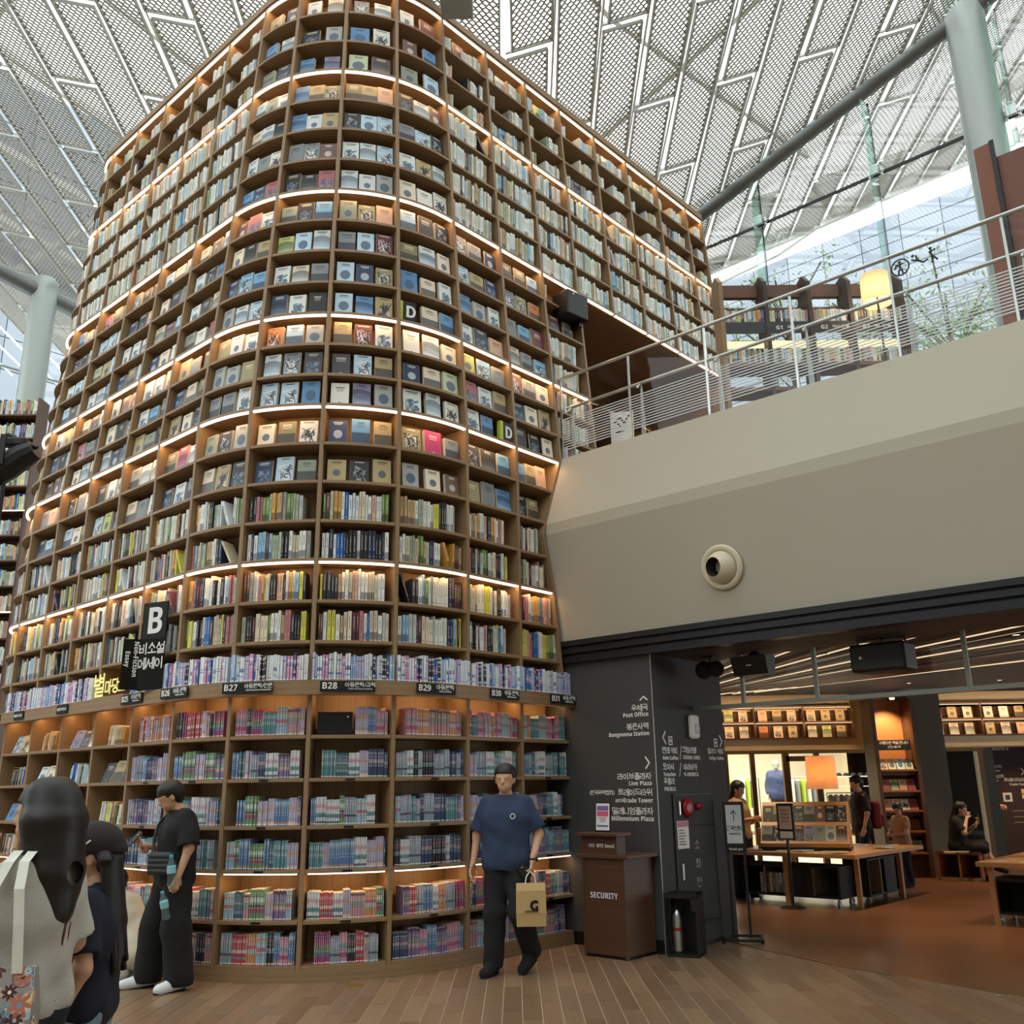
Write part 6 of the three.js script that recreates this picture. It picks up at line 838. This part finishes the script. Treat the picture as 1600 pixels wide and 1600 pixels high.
// man in black with a phone at the shelves
{
  const P = V(-3.06, 0, -9.02), T = -.95, t = person({ label: 'man in black leaning by the shelves looking at his phone', p: P, turn: T, H: 1.74, cell: .012, look: -.1, nod: .5,
    j: { head: [0, 1.6, .1], neck: [0, 1.49, .01], rel: [-.25, 1.15, .02], rwr: [-.13, 1.17, .27], lel: [.25, 1.16, -.03], lwr: [.26, .92, .05], rkn: [-.13, .5, .1], ran: [-.15, .09, .12], rtoe: [-.18, .035, .3], lkn: [.16, .5, .0], lan: [.19, .09, -.05], ltoe: [.24, .035, .12] }, rhand: { dir: [.25, .6, .6], palm: [.5, .3, -.8], curl: 1.0, thumb: .8 }, lhand: { dir: [0, -1, .25], palm: [-1, 0, .1], curl: 1.25, thumb: .9 },
    shirt: { mat: cloth(0x131315), hem: .8, sleeve: .93, cuff: .095, ease: .026 }, trousers: { mat: cloth(0x0f0f11), thigh: .13, knee: .125, ankle: .125, floor: .04 }, shoes: cloth(0xd6d9da, .6), sole: cloth(0x23262b), hair: { mat: hairM, fringe: .04 } });
  const w2 = (v) => v.clone().applyAxisAngle(V(0, 1, 0), T).add(P);
  const ph = thing('smartphone', 'dark phone held up by the man in black', 'phone', w2(t.j.rwr.clone().add(V(.06, .075, .09))), T); const pc = mesh('case', rbox(.075, .155, .009, .004), M.black, ph); pc.rotation.set(-.75, .2, 0); mesh('screen', box(.068, .145, .002, 0, 0, -.0055), std(0x101418, .15), pc);
  const bt = (label, p, tilt) => { const g = thing('water_bottle', label, 'bottle', p); g.rotation.set(tilt, .3, tilt * .6); mesh('bottle', lathe([[0, 0], [.03, .003], [.033, .02], [.03, .06], [.033, .1], [.033, .15], [.02, .19], [.013, .2], [.013, .212], [0, .212]], 22), phys({ color: 0xdff1f4, roughness: .05, transmission: .92, thickness: 0, ior: 1.33 }), g); mesh('cap', cyl(.015, .015, .02, 0, .21, 0, 14), std(0x4fa9bd, .5), g); mesh('label_band', cyl(.0335, .0335, .05, 0, .1, 0, 22), std(0x8cc6d2, .5), g); return g; };
  const hw = w2(t.j.lwr.clone().add(V(-.02, -.09, .03))); bt('clear water bottle held in the man\'s hand with cap up', hw.clone().add(V(0, .02, .03)), .1).scale.setScalar(1.15); bt('clear water bottle hanging below the man\'s hand', hw.clone().add(V(-.02, -.24, .03)), .25).scale.setScalar(1.05); bt('water bottle standing on the floor beside the man in black', V(-3.56, 0, -9.36), 0).scale.setScalar(1.2);
  const bag = thing('crossbody_bag', 'small grey quilted crossbody bag worn by the man in black', 'bag', w2(V(.13, .93, .17)), T + .75); const gm = std(0x33383a, .8); mesh('pouch', [rbox(.23, .19, .08, .03, 0, .1, 0, 3), ...[0, 1, 2, 3].map((i) => rbox(.215, .04, .05, .02, 0, .04 + i * .042, .025))], gm, bag); mesh('zip', rbox(.2, .008, .05, .003, 0, .185, .0), M.black, bag);  mesh('ring', new THREE.TorusGeometry(.013, .003, 6, 14).translate(-.105, .2, .01), M.steel, bag); const back = (v) => w2(v).sub(bag.position).applyAxisAngle(V(0, 1, 0), -bag.rotation.y); mesh('strap', tube([V(.03, 1.1, .2), V(-.03, 1.22, .2), V(-.08, 1.36, .155), V(-.1, 1.45, .06), V(-.09, 1.47, -.02)].map(back), .011, 6), M.black, bag);
}
// woman with a tote bag, from behind
{
  const P = V(-1.87, 0, -3.95), T = -1.78, t = person({ label: 'woman with long dark hair and grey knit top seen from behind', p: P, turn: T, H: 1.66, cell: .011, handCell: .004, look: .25, fat: .92,
    j: { lsh: [.15, 1.41, -.01], rsh: [-.15, 1.41, -.01], lel: [.21, 1.2, .25], lwr: [.1, 1.42, .24], rel: [-.2, 1.12, -.05], rwr: [-.12, 1.0, .18] }, lhand: { dir: [-.2, .9, -.2], palm: [-.6, 0, -.6], curl: .5 }, shirt: { name: 'knit_top', mat: knit, hem: .88, sleeve: .95, lsleeve: 1.08, cuff: .08, ease: .008, fold: .005 }, trousers: { mat: denim, thigh: .115, knee: .09, ankle: .08 }, shoes: cloth(0x303030),
    hair: { mat: std(0x16110f, .45), fringe: .05, cell: .008, k: .05, extra: (q) => [...strands(30, .4, .95, .012, .03)(q), q.hb([0, .03, -.04], .098, [0, -.14, -.05], .1)] } });
  mesh('hair_tips', skin([-.85, -.65, -.45, -.25, -.05, .15, .35, .55, .75, .9].map((a) => { const x = .1 * Math.sin(a * 1.6), z = -.085 * Math.cos(a * 1.6) - .052; return t.hb([x * .95, -.34, z - .005], .026, [x * 1.1 + rr(-.02, .02), -.46 - rr(0, .05), z - .015], .008); }), .008, .012), std(0x4a2f20, .55), t.g);
  const b = thing('tote_bag', 'tote bag with a brown and blue floral print and white straps', 'bag', P.clone().add(V(-.03, .6, .27)), .12);
  const pr = canvas(512, 512, (x) => { x.fillStyle = '#8f8a86'; x.fillRect(0, 0, 512, 512); const cs = ['#4a2426', '#c9a184', '#e6dcc4', '#6d88a0', '#b06a50', '#d8c27c', '#a9bac6', '#5d3030']; for (let i = 0; i < 90; i++) { const X = rr(0, 512), Y = rr(0, 512), r = rr(12, 46), c1 = pick(cs), c2 = pick(cs), n = Math.floor(rr(5, 9)); for (let q = 0; q < n; q++) { x.save(); x.translate(X, Y); x.rotate(q * 6.283 / n); x.fillStyle = c1; x.beginPath(); x.ellipse(r * .6, 0, r * .5, r * .2, .3, 0, 7); x.fill(); x.restore(); } x.fillStyle = c2; x.beginPath(); x.arc(X, Y, r * .25, 0, 7); x.fill(); x.strokeStyle = c2; x.lineWidth = 3; x.beginPath(); x.arc(X, Y, r, rr(0, 6), rr(0, 6) + 2); x.stroke(); } });
  mesh('bag', metre(loft([[0, .17, .03], [.06, .19, .06], [.3, .19, .05], [.44, .18, .012]].map(([y, a, d]) => [V(-a, y, -d), V(a, y, -d), V(a, y, d), V(-a, y, d)])), 2.2), std(0xffffff, .85, { map: tex(pr) }), b);
  for (const [x, z] of [[.12, .02], [-.06, -.02]]) mesh('strap', loft([V(x, .42, z), V(x * .8 + .01, .58, .02), V(x * .5 + .03, .7, .01), V(x * .3 + .04, .79, -.05), V(x * .3 + .04, .825, -.13), V(x * .3 + .04, .8, -.22)].map((p) => [p.clone().add(V(-.018, 0, 0)), p.clone().add(V(.018, 0, 0)), p.clone().add(V(.018, .0, .004)), p.clone().add(V(-.018, 0, .004))])), std(0xd8d8cc, .85), b);
}
// girl in a dark cap
{
  const P = V(-1.84, 0, -4.42), T = -1.5, t = person({ label: 'girl in a dark cap and navy T-shirt beside the woman', p: P, turn: T, H: 1.46, cell: .011, handCell: .004, look: .1, nod: .1, j: { lel: [.25, 1.13, -.06], lwr: [.3, .88, .04], rel: [-.24, 1.13, .0], rwr: [-.2, .95, .18] },
    fat: .9, shirt: { mat: cloth(0x15182a), hem: .68, sleeve: .8, cuff: .078, ease: .018 }, trousers: { mat: cloth(0x7f97a8), thigh: .12, knee: .1, ankle: .09 }, shoes: cloth(0xcccccc), hair: { mat: hairM, cell: .008, k: .016, extra: strands(20, .55, .62, .02, .02) } });
  const cp = thing('baseball_cap', 'dark brown baseball cap with a white tick worn by the girl', 'cap', t.j.head.clone().applyAxisAngle(V(0, 1, 0), T).add(P), T), cm = std(0x241f1e, .9); const s = t.k;
  mesh('crown', skin([bone(V(0, .055, -.02), .112 * s, V(0, .06, 0), .112 * s), bone(V(0, .02, -.08), .07 * s, V(0, .04, -.06), .08 * s)], .009, .03, (x, y) => .018 - y), cm, cp); mesh('brim', loft([.075, .12, .165].map((z, i) => { const w = [.09, .085, .055][i], y = .035 - i * .014; return [V(-w, y - .012, z), V(0, y + .006, z + .012), V(w, y - .012, z), V(w, y - .018, z), V(0, y - .0, z + .012), V(-w, y - .018, z)]; })), cm, cp);
  mesh('mark', strokeGeo([[[-.028, .012], [-.02, -.006], [.0, .0], [.038, .024]]], .007).map((q) => q.rotateY(1.25).translate(.117, .05, .02)), M.letter, cp);
  const sl = t.mid(t.j.lsh, t.j.lel, .55); mesh('embroidery', [-.02, 0, .02].map((x, i) => new THREE.SphereGeometry(.008, 8, 6).scale(1, 1, .4).rotateY(1.4).translate(sl.x + .085, sl.y, sl.z + x)), std(0xcfc6b8, .7), t.g);
}
// person in cream crouching by the shelves
{
  const t = person({ label: 'person in a cream jacket crouching by the lower shelves', p: V(-3.5, 0, -9.3), turn: -1.75, H: 1.62, cell: .016, j: { lhip: [.09, .3, -.12], rhip: [-.09, .3, -.12], lsh: [.17, .72, .12], rsh: [-.17, .72, .12], neck: [0, .8, .17], head: [0, .9, .24], lkn: [.2, .48, .22], rkn: [-.2, .42, .25], lan: [.16, .1, -.02], ran: [-.16, .09, -.0], ltoe: [.2, .035, .16], rtoe: [-.2, .035, .18], lel: [.27, .55, .3], lwr: [.1, .5, .46], rel: [-.27, .55, .3], rwr: [-.1, .5, .46] }, nod: .4,
    shirt: { name: 'jacket', mat: cloth(0xd9cdb6), sleeve: 1.9, cuff: .075, ease: .045, noCut: true }, trousers: { mat: cloth(0xc0b4a2), thigh: .115, knee: .1, ankle: .085 }, shoes: cloth(0xd9d6cc, .7), sole: cloth(0xb8ae98), hair: { mat: hairM } });
}
// people in the shop
person({ label: 'woman in a beige top looking at her phone at the shop entrance', p: V(3.42, 0, -15.3), turn: .9, H: 1.66, cell: .018, handCell: .006, fine: .011, nod: .35, j: { rel: [-.25, 1.14, .05], rwr: [-.1, 1.18, .28], lel: [.25, 1.14, .05], lwr: [.1, 1.16, .28] }, shirt: { mat: cloth(0xb08a5c), hem: .86, sleeve: 1.5, cuff: .07 }, trousers: { name: 'skirt', mat: cloth(0x15151a), thigh: .15, knee: .14, ankle: .12 }, shoes: cloth(0x1a1a1a), hair: { mat: hairM, extra: ({ hb }) => [hb([0, -.02, -.06], .07, [0, -.25, -.08], .06)] } });
{
  const t = person({ label: 'person with black hair carrying a red backpack behind the magazine rack', p: V(5.95, 0, -17.2), turn: -1.57, H: 1.72, cell: .018, handCell: .006, fine: .011, nod: .35, shirt: { mat: cloth(0x1a1512), hem: .85, sleeve: .9 }, trousers: { mat: cloth(0x17171a) }, shoes: cloth(0x1a1a1a), hair: { mat: hairM } });
  const b = thing('backpack', 'red backpack worn by the person behind the magazine rack', 'backpack', V(6.17, .86, -17.16), -1.57); mesh('pack', [rbox(.3, .46, .17, .06, 0, .23, 0, 3), rbox(.22, .2, .06, .03, 0, .14, -.1, 3)], cloth(0x6d1a14), b); for (const x of [-.1, .1]) mesh('strap', tube([V(x, .42, .08), V(x, .48, .18), V(x, .3, .33), V(x, .1, .2)], .014, 6), cloth(0x3c0f0c), b);
}
person({ label: 'person in a pale top reading behind the near display table', p: V(6.3, 0, -16.4), turn: -1.2, H: 1.28, cell: .018, handCell: .006, fine: .011, nod: .5, j: { rel: [-.25, 1.12, .08], rwr: [-.1, 1.1, .28], lel: [.25, 1.12, .08], lwr: [.1, 1.1, .28] }, shirt: { mat: cloth(0xa97e62), hem: .85, sleeve: .6 }, trousers: { mat: cloth(0x17171a) }, shoes: cloth(0x1a1a1a), hair: { mat: hairM } });
{
  const t = person({ label: 'woman in black sitting cross-legged on the bench looking at her phone', p: V(7.62, 0, -17.25), turn: .95, H: 1.62, cell: .016, handCell: .006, fine: .01, nod: .35, j: { lhip: [.09, .58, -.05], rhip: [-.09, .58, -.05], lsh: [.165, 1.05, .0], rsh: [-.165, 1.05, .0], neck: [0, 1.13, .03], head: [0, 1.25, .09], lkn: [.05, .62, .38], rkn: [-.08, .56, .4], lan: [-.12, .28, .58], ltoe: [-.14, .2, .72], ran: [-.05, .09, .42], rtoe: [-.06, .035, .58], lel: [.24, .84, .1], lwr: [.1, .98, .3], rel: [-.22, .84, .14], rwr: [-.03, 1.1, .18] }, lhand: { dir: [-.1, .8, .5], palm: [-.6, 0, -.6], curl: .9 }, shirt: { name: 'dress', mat: cloth(0x0c0c0e), sleeve: .8, ease: .02, noCut: true }, trousers: { name: 'skirt', mat: cloth(0x0c0c0e), thigh: .12, knee: .1, to: -0.35 }, shoes: cloth(0x101010), hair: { mat: hairM, extra: ({ hb }) => [hb([0, -.02, -.06], .08, [0, -.3, -.08], .07)] } });
  const ph = thing('smartphone', 'phone held by the woman sitting on the bench', 'phone', t.j.lwr.clone().add(V(-.03, .1, .06)).applyAxisAngle(V(0, 1, 0), .95).add(V(7.62, 0, -17.25)), .95); mesh('case', rbox(.07, .15, .009, .004), M.black, ph); mesh('screen', box(.062, .14, .002, 0, 0, -.0055), std(0x20303c, .2), ph);
  const gl = thing('insole_pair', 'pair of pale insoles lying on the bench edge', 'insoles', V(7.42, .475, -17.0), .2); for (const x of [-.12, .12]) mesh('sole', skin([bone(V(x - .08, .01, 0), .035, V(x + .08, .01, .01), .04)], .008, .01, (a, y) => y - .012), std(0xb9a884, .7), gl);
}
person({ label: 'man in black standing before the route board with arms forward', p: V(10.3, 0, -21.7), turn: .75, H: 1.74, cell: .018, handCell: .006, fine: .011, nod: .2, j: { rel: [-.25, 1.16, .03], rwr: [-.08, 1.1, .27], lel: [.25, 1.16, .03], lwr: [.06, 1.08, .3] }, shirt: { mat: cloth(0x1d1512), hem: .85, sleeve: .9 }, trousers: { mat: cloth(0x101012) }, shoes: cloth(0x101010), hair: { mat: hairM } });
person({ label: 'distant man in a black shirt seen past the grey column', p: V(11.45, 0, -26), turn: .6, H: 1.74, cell: .02, handCell: .008, fine: .012, j: { rel: [-.24, 1.14, .05], rwr: [-.02, 1.08, .24], lel: [.24, 1.14, .05], lwr: [.05, 1.1, .25] }, shirt: { mat: cloth(0x18181b), hem: .85, sleeve: .9 }, trousers: { mat: cloth(0x2a2c30) }, shoes: cloth(0x101010), hair: { mat: hairM } });
{
  const t = person({ label: 'mannequin dressed in a blue rain jacket in the clothes shop', p: V(6.62, .46, -25), turn: -.1, H: 1.74, cell: .016, handCell: .007, fine: .011, skinM: std(0x9c9a96, .6), shirt: { name: 'jacket', mat: cloth(0x2b3c66, .6), hem: .72, sleeve: 1.9, cuff: .075, ease: .05 }, trousers: { mat: cloth(0x15161c), to: .2 }, shoes: cloth(0x1c1c1e) });
  t.g.name = 'mannequin'; t.g.userData.category = 'mannequin';
}
renderer.render(scene, camera);
